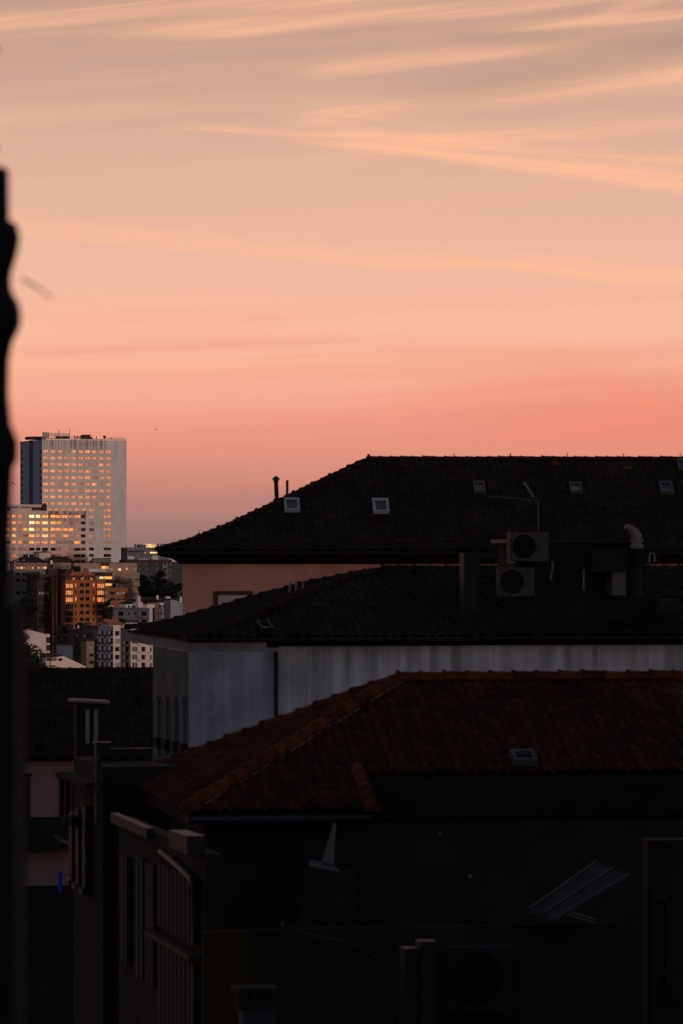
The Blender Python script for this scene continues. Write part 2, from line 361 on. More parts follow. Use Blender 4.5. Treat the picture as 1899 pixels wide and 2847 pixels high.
def block(F, parent, pxl, pxr, ytop, mats, front=(), left=(), depth=None, v0=0, zb=None, name='wall', recess=.25, frame=m_frame, bars=1, off_u=0, roofm=None, fw=.05):
    """a rectangular building volume with window openings cut in its front (and left side)"""
    w = F.front(pxr, ytop, v0)[0] - off_u
    zt = F.front(pxr if off_u else F.pix(0, 0, 0)[0], ytop, v0)[1]
    dp = depth or (F.side(pxl, ytop, off_u)[0] - v0)
    zb = gz(F.D) - 4 if zb is None else zb
    mats = mats if isinstance(mats, (list, tuple)) else [mats, mats]
    mb = MB(); oF = (off_u, v0, 0); oL = (off_u, v0 + dp, 0)
    hf = []
    for r in front:
        q = rect(F, r, 'front', v0); hf.append((q[0] - off_u, q[1] - off_u, q[2], q[3], r[4]) + tuple(r[5:]))
    hl = []
    for r in left:
        q = rect(F, r, 'side', off_u); a, b = q[0] - v0, q[1] - v0; hl.append((dp - b, dp - a, q[2], q[3], r[4]) + tuple(r[5:]))
    hf = [h for h in hf if h[0] > 0 and h[1] < w]; hl = [h for h in hl if h[0] > 0 and h[1] < dp]
    hole_panel(mb, oF, (1, 0, 0), (0, 1, 0), w, zb, zt, hf, recess, 0)
    hole_panel(mb, oL, (0, -1, 0), (1, 0, 0), dp, zb, zt, hl, recess, 1)
    x0, x1, y0, y1 = off_u, off_u + w, v0, v0 + dp
    mb.poly([(x1, y0, zb), (x1, y1, zb), (x1, y1, zt), (x1, y0, zt)], 0); mb.poly([(x1, y1, zb), (x0, y1, zb), (x0, y1, zt), (x1, y1, zt)], 0)
    mb.poly([(x0, y0, zt), (x1, y0, zt), (x1, y1, zt), (x0, y1, zt)], 0)
    mb.build(name, mats, parent)
    for h in hf: window(parent, oF, (1, 0, 0), (0, 1, 0), h, recess, h[4], frame, h[5] if len(h) > 5 else bars, fw=fw)
    for h in hl: window(parent, oL, (0, -1, 0), (1, 0, 0), h, recess, h[4], frame, h[5] if len(h) > 5 else bars, fw=fw)
    return dict(w=w, d=dp, zt=zt, zb=zb)
def slab(F, parent, name, r, m, v0=0, thick=1.0, out=.0):
    """box whose front face fills pixel rect r at local depth v0"""
    q = rect(F, r, 'front', v0); mb = MB(); mb.box(q[0], q[1], v0 - out, v0 + thick, q[2], q[3]); return mb.build(name, m, parent)
def lslab(F, parent, name, r, m, out=.3, thick=.3, u0=0):
    q = rect(F, r, 'side', u0); mb = MB(); mb.box(u0 - out, u0 + thick, q[0], q[1], q[2], q[3]); return mb.build(name, m, parent)
def chimney(F, parent, px, y0, y1, wpx, m, v=1.0, cap=True, name='chimney'):
    q = rect(F, (px - wpx / 2, y0, px + wpx / 2, y1), 'front', v); W = q[1] - q[0]; mb = MB(); hh = q[3] - q[2]
    mb.box(q[0], q[1], v, v + W, q[2], q[3] - hh * .18 if cap else q[3], 0)
    if cap:
        c = (q[0] + q[1]) / 2; e = W * .72; zc = q[3] - hh * .18 + .004
        mb.prism([(c - e, v - W * .2, zc), (c + e, v - W * .2, zc), (c, v - W * .2, q[3] + hh * .08)], (0, W * 1.4, 0), 1)
    return mb.build(name, [m, m_rooftop], parent)

# ------------------------------------------------------------------ ground, street
mb = MB(); xs = [-20000, -6000, -2500, -900, -300, -100, -30, 0, 30, 100, 300, 900, 2500, 6000, 20000]
ys = sorted(set([a for a, _ in TERR] + [-200, -40, -25, 100, 300, 650, 1280, 1420, 1540, 1650, 2700, 8000, 15000]))
for i, y in enumerate(ys):
    for x in xs: mb.v.append((x, y, gz(y) - .02))
for i in range(len(ys) - 1):
    for j in range(len(xs) - 1):
        a = i * len(xs) + j; mb.f.append((a, a + 1, a + len(xs) + 1, a + len(xs))); mb.m.append(0)
tag(mb.build('ground', m_ground), kind='structure')
mb = MB(); mb.prism([(-8.2, 12, .004), (-3.4, 12, .004), (-22.5, 128, .004), (-27.3, 128, .004)], (0, 0, .012)); tag(mb.build('street', m_asphalt), kind='structure')
for nm, x in (('pavement', -9.9), ('pavement', -3.4)):
    mb = MB(); mb.prism([(x, 12, .004), (x + 1.6, 12, .004), (x - 17.5, 128, .004), (x - 19.1, 128, .004)], (0, 0, .14)); tag(mb.build(nm, m_pave), kind='structure')
tag(bpy.data.objects.new('x', None), kind='x') if False else None

# ------------------------------------------------------------------ hotel on the hill
H = Frame(117, 1750, 22)
hotel = H.empty('hotel_tower', 'tall pale concrete slab tower with rows of glowing windows on the hill', 'hotel')
Y0, DY = 1254.6, 18.12
cols = [(450, 503), (525, 577), (597, 649), (669, 721), (744, 794), (816, 865), (886, 937), (957, 1008), (1031, 1081), (1103, 1152)]
fr = []
for i in range(9):
    for a, b in cols:
        dyy = (a - 450) / 700 * 2.0
        k = random.choice('RRRRRRRRBBPPR') if (i, a) not in ((3, 957), (5, 816)) else 'P'
        fr.append((a / 3.733, Y0 + DY * i - 4.2 + dyy, b / 3.733, Y0 + DY * i + 4.0 + dyy, k))
for a, b in ((490, 540), (567, 613), (636, 684), (711, 760), (783, 830), (848, 902)): fr.append((a / 3.733, 1412.8, b / 3.733, 1421, 'R'))
for i in range(9):
    for a, b, kk in ((925, 975, 1), (1075, 1153, 1)):
        y = 1418.6 + DY * .99 * i; k = 'R' if i < 5 else ('P' if i < 6 else 'D')
        if (i, a) == (2, 925): k = 'P'
        fr.append((a / 3.733, y - 4, b / 3.733, y + 4.2, k, kk))
lf = []
for i in range(10):
    for a, b in ((213, 237), (409, 433)):
        y = Y0 + 2.5 + DY * i - (0 if a > 300 else -.8); lf.append((a / 3.733, y - 4.6, b / 3.733, y + 4.4, 'D', None))
info = block(H, hotel, 56.3, 352, 1222, [m_hotel, m_hotelside], fr, lf, zb=8, recess=.25, bars=0, fw=.04)
lslab(H, hotel, 'recess_shade_strip', (81, 1224, 91.6, 1420), m_hoteldark, out=.05, thick=.1)  # raised dark strip paints the shade of a recess
slab(H, hotel, 'parapet', (117.5, 1220.2, 352, 1222.2), m_hotel, v0=.003, thick=.6)
slab(H, hotel, 'plant_room', (84, 1213.5, 128, 1221.6), m_rooftop, v0=13, thick=8)
slab(H, hotel, 'plant_room', (234, 1208.5, 252, 1221.6), m_rooftop, v0=5, thick=5)
slab(H, hotel, 'plant_room', (159, 1213, 194, 1220), m_rooftop, v0=5, thick=2.5)
slab(H, hotel, 'plant_room', (253, 1215, 258, 1221.6), m_rooftop, v0=5, thick=3)
# rooftop sign: square panel with an H mark, then lettering
def text_mesh(s, size, depth):
    c = bpy.data.curves.new('lettering', 'FONT'); c.body = s; c.size = size; c.extrude = depth; c.resolution_u = 2; c.offset = .02
    o = bpy.data.objects.new('lettering', c); COL.objects.link(o); dg = bpy.context.evaluated_depsgraph_get()
    me = bpy.data.meshes.new_from_object(o.evaluated_get(dg)); bpy.data.objects.remove(o); return me
sg = slab(H, hotel, 'sign_panel', (119, 1202, 136, 1216.5), m_signd, v0=1.0, thick=.4)
q = rect(H, (120.3, 1203.3, 134.7, 1215.2), 'front', .9)
def put_text(s, r, m, v, parent, mirror=False, depth=.15, shear=0):
    q = rect(H, r, 'front', v); me = text_mesh(s, 1, .05); me.materials.append(m)
    xs_ = [p.co.x for p in me.vertices]; ys_ = [p.co.y for p in me.vertices]; x0, x1, y0, y1 = min(xs_), max(xs_), min(ys_), max(ys_)
    for p in me.vertices:
        tx = (p.co.x - x0) / (x1 - x0); ty = (p.co.y - y0) / (y1 - y0)
        if mirror: tx = 1 - tx
        p.co = (q[0] + (q[1] - q[0]) * tx + shear * (ty - .5), v - p.co.z * depth / .05, q[2] + (q[3] - q[2]) * ty)
    me.update(); return link('sign_lettering', me, parent)
put_text('H', (122.5, 1204.5, 132.5, 1214), m_signw, .85, hotel, shear=.5)
put_text('Holiday Inn', (137.5, 1204.5, 192, 1215.5), m_signw, 1.0, hotel)
put_text('Hotel', (205, 1210.5, 231, 1219), m_rooftop, 1.5, hotel, mirror=True)
fb = MB()
for y in (1204, 1212, 1217.5):
    qq = rect(H, (118, y, 194, y + .7), 'front', 1.6); fb.box(qq[0], qq[1], 1.6, 1.75, qq[2], qq[3])
for px in range(120, 232, 8):
    qq = rect(H, (px, 1205 if px < 195 else 1211, px + .8, 1221.5), 'front', 1.6); fb.box(qq[0], qq[1], 1.8, 1.95, qq[2], qq[3])
fb.build('sign_frame', m_rooftop, hotel)
def mast(F, parent, px, y0, y1, v, r, name='antenna', arms=0):
    u, z0 = F.front(px, y1, v); _, z1 = F.front(px, y0, v); mb = MB(); mb.tube([(u, v, z0), (u, v, z1)], r, 5)
    for k in range(arms):
        z = z1 - (z1 - z0) * .15 * (k + 1); mb.tube([(u - (z1 - z0) * .12, v, z), (u + (z1 - z0) * .12, v, z)], r * .7, 4)
    return mb.build(name, m_metal, parent)
mast(H, hotel, 164, 1195, 1214, 6, .09, arms=3); mast(H, hotel, 193.3, 1190, 1221, 6, .1); mast(H, hotel, 268, 1214, 1221.5, 3, .2); mast(H, hotel, 310, 1216, 1222, 3, .25)
def dish(F, parent, px, py, rpx, v, m, post=6, tilt=.5, yaw=.4, name='satellite_dish', lab=None, cat=None):
    u, z = F.front(px, py, v); rr = rpx / FPX * F.D; mb = MB(); n = 14
    ax = Vector((math.sin(yaw), -math.cos(yaw) * math.cos(tilt), math.sin(tilt))).normalized()
    a = ax.cross(Vector((0, 0, 1))).normalized(); b = a.cross(ax); c = Vector((u, v, z)); i = len(mb.v)
    for k in range(5):
        r_ = rr * k / 4
        for j in range(n):
            t = 2 * math.pi * j / n; mb.v.append(tuple(c + (a * math.cos(t) + b * math.sin(t)) * r_ + ax * (.28 * r_ * r_ / rr)))
    for k in range(4):
        for j in range(n):
            mb.f.append((i + k * n + j, i + k * n + (j + 1) % n, i + (k + 1) * n + (j + 1) % n, i + (k + 1) * n + j)); mb.m.append(0)
    zb = z - rr - post / FPX * F.D
    mb.tube([(u, v + .1 * rr, z), (u, v + .3 * rr, zb)], rr * .12, 6); mb.tube([tuple(c - b * rr * .9), tuple(c + ax * rr * .9)], rr * .05, 4)
    return mb.build(name, m, parent)
dish(H, hotel, 290, 1215.5, 5, 1, m_rooftop, 2, tilt=.35, yaw=.2)
rl = MB()
for px in range(298, 352, 6):
    u, z0 = H.front(px, 1222, 2); rl.box(u - .05, u + .05, 2, 2.1, z0, z0 + .95)
u0, z0 = H.front(298, 1222, 2); u1, _ = H.front(350, 1222, 2); rl.box(u0, u1, 2, 2.1, z0 + .95, z0 + 1.03); rl.box(u0, u1, 2, 2.1, z0 + .45, z0 + .52)
rl.build('railing', m_metal, hotel)
# low wing in front
Wg = Frame(-30, 1728, 22)
wing = Wg.empty('hotel_wing', 'lower hotel wing with ribbon windows, some shining bright yellow', 'hotel')
c6 = [(95, 170), (200, 270), (305, 378), (385, 470), (490, 580), (600, 676), (705, 808), (850, 935), (945, 1025), (1035, 1145), (1155, 1230), (1240, 1350), (1360, 1430)]
rows = ["ROBPYYGGOOBBD", "ROBPYGLGOPPPD", "BOPGYBGOOOOPD", "BLPPGBLBPBPPD", "DBOPGBBBPPPOD", "PPPPDDDDPPPDD", "PBPDDDDDPPPDD", "PPPDDDPDPPPDD"]  # glowing letters stand in for sunset reflections in the glass
ry = [1434.8, 1452.7, 1471.3, 1489, 1507.4, 1526.8, 1545, 1561.6]
fr = []
for yy, row in zip(ry, rows):
    for (a, b), k in zip(c6, row):
        d_ = (a - 95) / 1335 * 1.6 * (HY - yy) / 120
        fr.append((a / 6.03, yy - 4.2 + d_, b / 6.03, yy + 4.1 + d_, k, 1))
block(Wg, wing, None, 241, 1420, m_wing, fr, depth=13, zb=8, recess=.25, fw=.04)
slab(Wg, wing, 'corner_pilaster', (238.5, 1418, 245, 1575), m_hotel, v0=-.25, thick=.6)
for i, yy in enumerate(ry[:-1]):
    slab(Wg, wing, 'window_ledge', (-28, yy + 4.9, 238, yy + 5.5), m_wing, v0=-.12, thick=.11)
T2 = slab(Wg, wing, 'penthouse', (-28, 1403.5, 118, 1420.5), m_wing, v0=4, thick=7)
slab(Wg, wing, 'penthouse_louvre', (88, 1410, 117, 1418.8), m_rooftop, v0=3.8, thick=.15)
slab(Wg, wing, 'penthouse_louvre', (32, 1409, 53, 1412), m_rooftop, v0=3.8, thick=.15)
slab(Wg, wing, 'penthouse_louvre', (59, 1409, 85, 1412), m_rooftop, v0=3.8, thick=.15)
slab(Wg, wing, 'penthouse_louvre', (18, 1409, 29, 1419), m_rooftop, v0=3.8, thick=.15)
slab(Wg, wing, 'stair_head', (118.3, 1402, 130, 1420), m_rooftop, v0=3, thick=5)
slab(Wg, wing, 'penthouse_roof', (-28, 1402.3, 120, 1404), m_hotel, v0=3.4, thick=8)
chimney(Wg, wing, 122.5, 1399, 1402.5, 3, m_rooftop, 4, name='roof_vent'); chimney(Wg, wing, 127, 1399, 1402.5, 3, m_rooftop, 4, name='roof_vent')

def simple(px, D, a, label, name='apartment_building', cat='building', group=None):
    F = Frame(px, D, a); return F, F.empty(name, label, cat, group)
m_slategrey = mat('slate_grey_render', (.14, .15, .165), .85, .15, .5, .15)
m_darkgrey = mat('dark_grey_render', (.055, .06, .068), .85, .2, .5, .15)
m_brownpink = mat('brown_pink_render', (.34, .235, .205), .85, .10, .5, .1)
m_orange = mat('orange_brick', (.31, .115, .052), .85, .12, .6, .08)
m_orangedk = mat('orange_brick_dull', (.27, .11, .06), .85, .12, .6, .08)
m_bay = mat('bay_painted_shade', (.035, .03, .032), .7, .2, .5)  # dark colour stands in for shade in bays and balconies
m_peach = mat('peach_wall', (.80, .62, .48), .8, .06, .5)
m_redroof = mat('old_red_roof', (.045, .03, .028), .9, .3, .6)
m_beige = mat('beige_render', (.24, .195, .15), .85, .12, .5, .15)
m_blueg = mat('blue_grey_shade_render', (.24, .27, .34), .85, .12, .4, .1)  # shade of the left faces put into the colour; also the grey gable
m_bluet = mat('blue_sheeting', (.075, .10, .16), .7, .12, .4)
m_dkbrown = mat('shade_dark_brown', (.055, .042, .038), .85, .2, .5)  # shade over these blocks is put into a darker facade colour
m_crane = mat('crane_red_paint', (.10, .042, .032), .7, .2, 1)

# ---- grey blocks right of the hotel (behind the near roof)
F, e = simple(353, 1655, 14, 'grey stepped block with bright peach rooftop room right of the hotel')
block(F, e, None, 470, 1522, m_slategrey, [(355.5, 1546, 373, 1555, 'W', None), (417, 1534.2, 437.5, 1538.8, 'L', 1), (402, 1535, 406, 1538.5, 'O', None), (424, 1545, 441, 1555.5, 'W', None), (362, 1541, 374, 1543.8, 'D', 1), (390, 1541, 398, 1543.8, 'D', 1)], depth=14)
slab(F, e, 'roof_step', (353.4, 1530.5, 400, 1535.5), m_rooftop, v0=-.15, thick=.14)
slab(F, e, 'rooftop_room', (388, 1513.5, 405.3, 1524), m_slategrey, v0=3, thick=6)
slab(F, e, 'rooftop_window', (389.5, 1516.5, 393.5, 1520.5), G['D'], v0=2.9, thick=.09); slab(F, e, 'rooftop_window', (400, 1516.5, 403.5, 1520.5), G['D'], v0=2.9, thick=.09)
slab(F, e, 'glazed_room', (405.6, 1512.4, 437, 1525), G['L'], v0=2.6, thick=6)  # emission stands in for sunlight on the rooftop room
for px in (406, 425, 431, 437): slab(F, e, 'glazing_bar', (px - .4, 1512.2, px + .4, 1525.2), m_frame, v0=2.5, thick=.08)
slab(F, e, 'terrace_rail', (385, 1553.6, 412, 1555.6), m_whiteb, v0=-.5, thick=.2)
for px, y0, y1 in ((377, 1513.5, 1524), (439.3, 1512, 1524), (449.6, 1512, 1524)): chimney(F, e, px, y0, y1, 5, m_slategrey, 1)
F, e = simple(349, 1600, 14, 'dim slate apartment house half hidden by dark trees beneath the stepped block')
wn = []
for px, ys_ in ((389, (1567.5, 1583.5)), (407.5, (1567.5, 1583, 1598.5)), (458.6, (1567, 1582.5, 1598, 1615)), (474, (1568, 1584, 1600)), (436, (1568, 1583))):
    for y in ys_: wn.append((px - 4, y - 3.2, px + 4, y + 2.6, 'D', 1))
block(F, e, None, 520, 1562, m_darkgrey, wn, depth=14, frame=m_framew)
slab(F, e, 'flat_roof', (348.5, 1556, 478, 1562.3), m_rooftop, v0=-.8, thick=14)
slab(F, e, 'bay', (451.5, 1563, 466.5, 1625), m_slategrey, v0=-.9, thick=.85)
for y in (1567, 1582.5, 1598, 1615): slab(F, e, 'bay_window', (455, y - 3.4, 463, y + 2.6), G['D'], v0=-1.0, thick=.09)

# ---- left hillside: long terrace house under the wing
F, e = simple(38, 1600, 16, 'low terrace house with dark hip roof and small lit top floor windows', 'terrace_house', 'house')
lw = [(44, 1592.5, 55.5, 1600, 'D', 1), (62, 1592.5, 73.5, 1600, 'D', 1), (44, 1610, 55.5, 1618, 'D', 1), (62, 1610, 73.5, 1618, 'D', 1), (44, 1644, 55, 1652, 'D', 1), (62, 1644, 73, 1652, 'D', 1)]
block(F, e, None, 75, 1584, m_slategrey, lw, depth=10)
top = [(57.5, 1576, 62.5, 1581.3, 'L', None), (47, 1576, 53, 1581, 'B', 1), (66, 1576, 71, 1581, 'B', 1), (73, 1576, 79, 1581, 'P', 1), (89, 1576, 94.5, 1581.3, 'O', None), (95.5, 1576, 101, 1581, 'D', None), (104, 1576, 111, 1581, 'B', 1), (119, 1576, 123, 1581, 'O', None), (124, 1576, 128.5, 1581.3, 'L', None)]
block(F, e, None, 131, 1565, m_brownpink, top, depth=6, v0=2, zb=0)
slab(F, e, 'balcony_parapet', (37, 1583.5, 126, 1590), m_slategrey, v0=-.6, thick=2.5)
slab(F, e, 'lower_wall', (75.4, 1590.5, 131, 1690), m_darkgrey, v0=1, thick=5)
slab(F, e, 'downpipe', (86, 1595, 87.5, 1690), m_slategrey, v0=.6, thick=.3)
slab(F, e, 'terrace_awning', (110, 1591, 129, 1596), m_brownpink, v0=-.3, thick=.8); slab(F, e, 'terrace_column', (111, 1596.3, 116.5, 1602), m_brownpink, v0=-.2, thick=.8)
tr = MB()
for k in range(9):
    ua, za = F.front(43 + k * 9.5, 1566.5, 1.2); ub, zb_ = F.front(43 + (k + 1) * 9.5, 1574, 1.2)
    if k % 2: za, zb_ = zb_, za
    tr.tube([(ua, 1.2, za), (ub, 1.2, zb_)], .08, 4)
tr.build('lattice_truss', m_framed, e)
def hiproof(F, e, x0, x1, xr0, xr1, ye, yr, m, v0, dp, name='roof'):
    a, ze = F.front(x0, ye, v0); b, _ = F.front(x1, ye, v0); c, zr = F.front(xr0, yr, v0 + dp / 2); d, _ = F.front(xr1, yr, v0 + dp / 2)
    mb = MB(); A, B, C_, D_ = (a, v0, ze), (b, v0, ze), (b, v0 + dp, ze), (a, v0 + dp, ze); P, Q = (c, v0 + dp / 2, zr), (d, v0 + dp / 2, zr)
    mb.poly([A, B, Q, P]); mb.poly([B, C_, Q]); mb.poly([C_, D_, P, Q]); mb.poly([D_, A, P]); mb.poly([D_, C_, B, A])
    return mb.build(name, m, e)
hiproof(F, e, 33, 138, 58, 104, 1564.6, 1548.5, m_redroof, .8, 10)
for px in (49.5, 67): 
    u, z = F.front(px, 1558, 2.0); mb = MB(); mb.prism([(u - .55, 2.0, z - .3), (u + .35, 2.0, z - .3), (u + .55, 2.7, z + .12), (u - .35, 2.7, z + .12)], (0, -.08, .2)); mb.build('skylight', m_pale, e)
chimney(F, e, 41.5, 1559, 1581, 4.5, m_brownpink, .6, cap=False)
F, e = simple(100, 1650, 16, 'plain pale rooftop block with flat cap standing before the hotel wing', 'lift_tower', 'building')
block(F, e, None, 142, 1536, [m_wing, m_wing], depth=5, zb=0); slab(F, e, 'side_panel', (100.3, 1536, 109.5, 1570), m_slategrey, v0=-.2, thick=.19)
slab(F, e, 'flat_cap', (97.5, 1534.2, 144, 1536), m_rooftop, v0=-1, thick=7); hiproof(F, e, 116, 134, 122, 128, 1534.1, 1531.6, m_rooftop, -.2, 4, 'vent_hood')
F, e = simple(140, 1640, 16, 'house with broad dark roof and flat vent right of the capped block', 'house', 'house')
block(F, e, None, 212, 1564, m_brownpink, [(186, 1571, 190, 1576, 'D', None)], depth=9)
hiproof(F, e, 137, 214, 144, 184, 1564.4, 1547, m_redroof, -.8, 10); slab(F, e, 'roof_vent', (186, 1545.5, 195, 1548), m_rooftop, v0=4, thick=1.5); slab(F, e, 'chimney', (140.5, 1558, 146, 1569), m_peach, v0=-1.2, thick=1)
slab(F, e, 'eave_board', (147, 1557, 160, 1558), m_pale, v0=1.2, thick=.3)
# dark slab block behind the crane
F, e = simple(104, 1500, 14, 'unlit dark apartment block with four columns of small windows behind crane mast')
wn = []
for i in range(7):
    for px in (110.5, 117.5, 124.5, 132.5):
        y = 1631 + i * 18.3; wn.append((px - 2.2, y - 4, px + 2.2, y + 3.6, 'W' if i == 1 else 'D', None))
    wn.append((163, 1631 + i * 18.3 - 4, 168, 1631 + i * 18.3 + 3.6, 'D', None))
block(F, e, None, 178, 1612, m_dkbrown, wn, depth=12)
slab(F, e, 'attic_storey', (112, 1596, 178, 1612), m_dkbrown, v0=1.5, thick=9)
slab(F, e, 'attic_cornice', (110, 1602, 179, 1604), m_rooftop, v0=1.1, thick=.35)
F, e = simple(135, 1560, 14, 'dark long house with low roof behind the orange brick block', 'long_house', 'house')
block(F, e, None, 215, 1582, m_dkbrown, [(178, 1588, 181, 1594, 'D', None), (150, 1588, 153, 1594, 'D', None)], depth=8)

# ---- brown apartment terrace
F, e = simple(206, 1580, 13, 'brown pink stepped terrace building with orange lit strip windows')
r2 = lambda a, b, c, d: (170 + a / 6.817, 1550 + b / 6.817, 170 + c / 6.817, 1550 + d / 6.817)
block(F, e, None, 380.5, 1564.7, m_brownpink, [r2(765, 160, 900, 215) + ('G', 1), r2(925, 195, 985, 255) + ('W', 1), r2(1000, 200, 1060, 250) + ('P', 1), r2(1080, 205, 1140, 250) + ('L', 1), r2(1230, 195, 1266, 236) + ('O', None), r2(1385, 185, 1430, 240) + ('W', 2)], depth=9)
slab(F, e, 'red_fascia', r2(750, 103, 915, 158), mat('dark_red_fascia', (.075, .03, .022), .7, .1), v0=-.25, thick=.24)
slab(F, e, 'roof_lip', r2(250, 92, 1440, 102), m_rooftop, v0=-.3, thick=9)
slab(F, e, 'stair_tower', (259.5, 1553, 309, 1565), m_slategrey, v0=2.5, thick=4); slab(F, e, 'stair_tower_lip', (258, 1551.6, 309.5, 1553.2), m_rooftop, v0=2, thick=5)
slab(F, e, 'conservatory', r2(525, 215, 845, 275), m_whiteb, v0=-3, thick=2.5)
F2, e2 = simple(264, 1550, 13, 'brown terrace block with dark recessed balconies above the pink lower flats')
block(F2, e2, None, 388, 1591.5, mat('brown_render_mid', (.27, .20, .165), .85, .1, .5, .1), [r2(820, 355, 968, 410) + ('G', 1), r2(725, 360, 805, 405) + ('L', 1), r2(835, 490, 966, 536) + ('G', 1), r2(980, 385, 1030, 420) + ('P', 1), r2(1050, 385, 1090, 420) + ('P', 1), r2(1125, 380, 1170, 430) + ('W', 1), r2(1120, 520, 1170, 560) + ('W', None), r2(980, 500, 1030, 560) + ('D', 1)], depth=9)
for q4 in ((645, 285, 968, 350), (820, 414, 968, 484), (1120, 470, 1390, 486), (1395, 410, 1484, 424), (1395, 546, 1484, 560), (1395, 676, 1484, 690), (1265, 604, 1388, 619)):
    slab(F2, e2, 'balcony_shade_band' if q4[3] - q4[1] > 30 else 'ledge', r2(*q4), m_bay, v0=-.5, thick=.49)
slab(F2, e2, 'balcony_rail', r2(970, 425, 1115, 470), m_darkgrey, v0=-1.2, thick=.15)
F3_, e3 = simple(290, 1530, 13, 'pink brick flats with small white framed windows beside the orange block')
block(F3_, e3, None, 355.5, 1634.3, m_orangedk, [r2(838, 640, 888, 692) + ('P', 1), r2(928, 652, 1020, 698) + ('D', None), r2(1050, 662, 1096, 700) + ('W', 1), r2(1105, 650, 1140, 700) + ('P', None), r2(1160, 655, 1215, 700) + ('W', 1), r2(920, 765, 1025, 826) + ('D', 1), r2(1052, 768, 1130, 826) + ('D', 1), r2(845, 780, 888, 826) + ('P', 1), r2(1150, 770, 1230, 820) + ('D', 1)], depth=8, frame=m_framew)
slab(F3_, e3, 'pale_band', r2(915, 905, 1000, 935), m_whiteb, v0=-.15, thick=.14)

# ---- orange brick apartment block
F, e = simple(181, 1480, 12, 'orange brick apartment block with glowing glazed bays on its upper floors')
s = 6.817; wn = []
for i in range(6):
    y = 1550 + (520 + i * 131) / s
    for a, b in ((357, 430), (463, 537)): wn.append((170 + a / s, y - 5, 170 + b / s, y + 5, 'D', 1))
    for a, b in ((266, 290), (604, 630)): wn.append((170 + a / s, y - 4.2, 170 + b / s, y + 5, ('B' if (i, a) in ((0, 266), (2, 604)) else 'O') if (i, a) in ((0, 604), (2, 266), (2, 604), (0, 266)) else 'D', None))
block(F, e, None, 292, 1613, [m_orange, m_orangedk], depth=11, front=wn)
for a, b in ((80, 232), (678, 828)):
    xa, xb = 170 + a / s, 170 + b / s
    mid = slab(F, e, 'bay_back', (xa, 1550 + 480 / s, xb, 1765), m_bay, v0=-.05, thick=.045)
    for i in range(6):
        yt = 1550 + (490 + 131 * i) / s
        slab(F, e, 'bay_spandrel', (xa - .3, yt + 14.2, xb + .3, yt + 18.6 if i < 3 else yt + 17), m_orange if i < 3 else m_orangedk, v0=-1.2, thick=1.1)  # fading sun on the lower floors put into a duller brick
        qd = rect(F, (xa + .6, yt, xb - .6, yt + 13.8), 'front', -1.0)
        window(e, (0, -1.0, 0), (1, 0, 0), (0, 1, 0), qd, .3, 'O' if i < 3 else 'D', m_frame, 3, 'bay_window', .16)  # upper bays glow in place of a sunset reflection
    slab(F, e, 'bay_parapet', (xa - .3, 1612.6, xb + .3, 1621.4), m_orange, v0=-1.2, thick=1.1)
slab(F, e, 'attic_storey', r2(95, 375, 655, 432), m_orangedk, v0=1.2, thick=8)
for a in range(110, 640, 56): slab(F, e, 'attic_window', r2(a, 385, a + 34, 420), G['D' if a % 3 else 'B'], v0=1.05, thick=.12)
slab(F, e, 'roof_slab', r2(60, 342, 660, 374), m_rooftop, v0=.2, thick=10)
slab(F, e, 'roof_band', r2(165, 303, 412, 340), m_orange, v0=1.5, thick=6); slab(F, e, 'roof_band', r2(452, 303, 640, 340), m_orange, v0=1.5, thick=6)
slab(F, e, 'chimney_block', r2(445, 200, 506, 303), m_orange, v0=2, thick=3); slab(F, e, 'chimney_block', r2(205, 225, 232, 303), m_orange, v0=2, thick=2); slab(F, e, 'roof_step', r2(232, 270, 370, 303), m_orangedk, v0=2.2, thick=3)
slab(F, e, 'stair_core', r2(420, 300, 447, 430), m_orange, v0=-.1, thick=1.0)

# ---- apartment house with painted blue side shade, lower right
F, e = simple(415, 1350, 40, 'apartment house with blue shaded side, pale rooftop terrace and tall chimneys')
r4 = lambda a, b, c, d: (300 + a / 7.127, 1640 + b / 7.127, 300 + c / 7.127, 1640 + d / 7.127)
lw = [r4(185, 430, 302, 515) + ('D', 2), r4(370, 450, 430, 492) + ('D', 1), r4(495, 440, 556, 492) + ('D', 1), r4(640, 432, 765, 512) + ('D', 1), r4(185, 565, 302, 646) + ('D', 2), r4(640, 585, 762, 645) + ('D', 1)]
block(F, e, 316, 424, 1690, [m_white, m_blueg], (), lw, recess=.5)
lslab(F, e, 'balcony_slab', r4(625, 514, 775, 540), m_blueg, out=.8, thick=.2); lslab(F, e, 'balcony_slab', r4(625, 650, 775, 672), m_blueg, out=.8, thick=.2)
lslab(F, e, 'coping', r4(150, 350, 780, 358), m_whiteb, out=.15, thick=.3)
Fb = Frame(430, 1360, 22); 
eb = Fb.empty('apartment_building', 'pale sunlit apartment front with a row of slit windows beside blue shaded house', 'building')
fw_ = []
for y0, y1 in ((444, 497), (572, 622)):
    for c in (958, 1005, 1055, 1103, 1150, 1197): fw_.append(r4(c - 11, y0 if c > 960 else y0 + 2, c + 11, y1 if c > 960 else y0 + 20) + ('D', None))
    fw_ += [r4(1232, y0, 1272, y1) + ('W', 1), r4(1308, y0, 1330, y1) + ('D', None), r4(1340, y0 - 8, 1432, y1 + 18) + ('D', 1)]
block(Fb, eb, 425, 505, 1690, [m_white, m_slategrey], fw_, depth=12)  # shade of the left side put into its slate colour
slab(Fb, eb, 'terrace_wall', r4(960, 290, 1310, 354), m_white, v0=2, thick=5)
for a, b in ((1015, 1060), (1080, 1150)): slab(Fb, eb, 'terrace_window', r4(a, 300, b, 350), G['D'], v0=1.9, thick=.09)
slab(Fb, eb, 'terrace_cornice', r4(800, 254, 1322, 290), m_white, v0=1.2, thick=6)
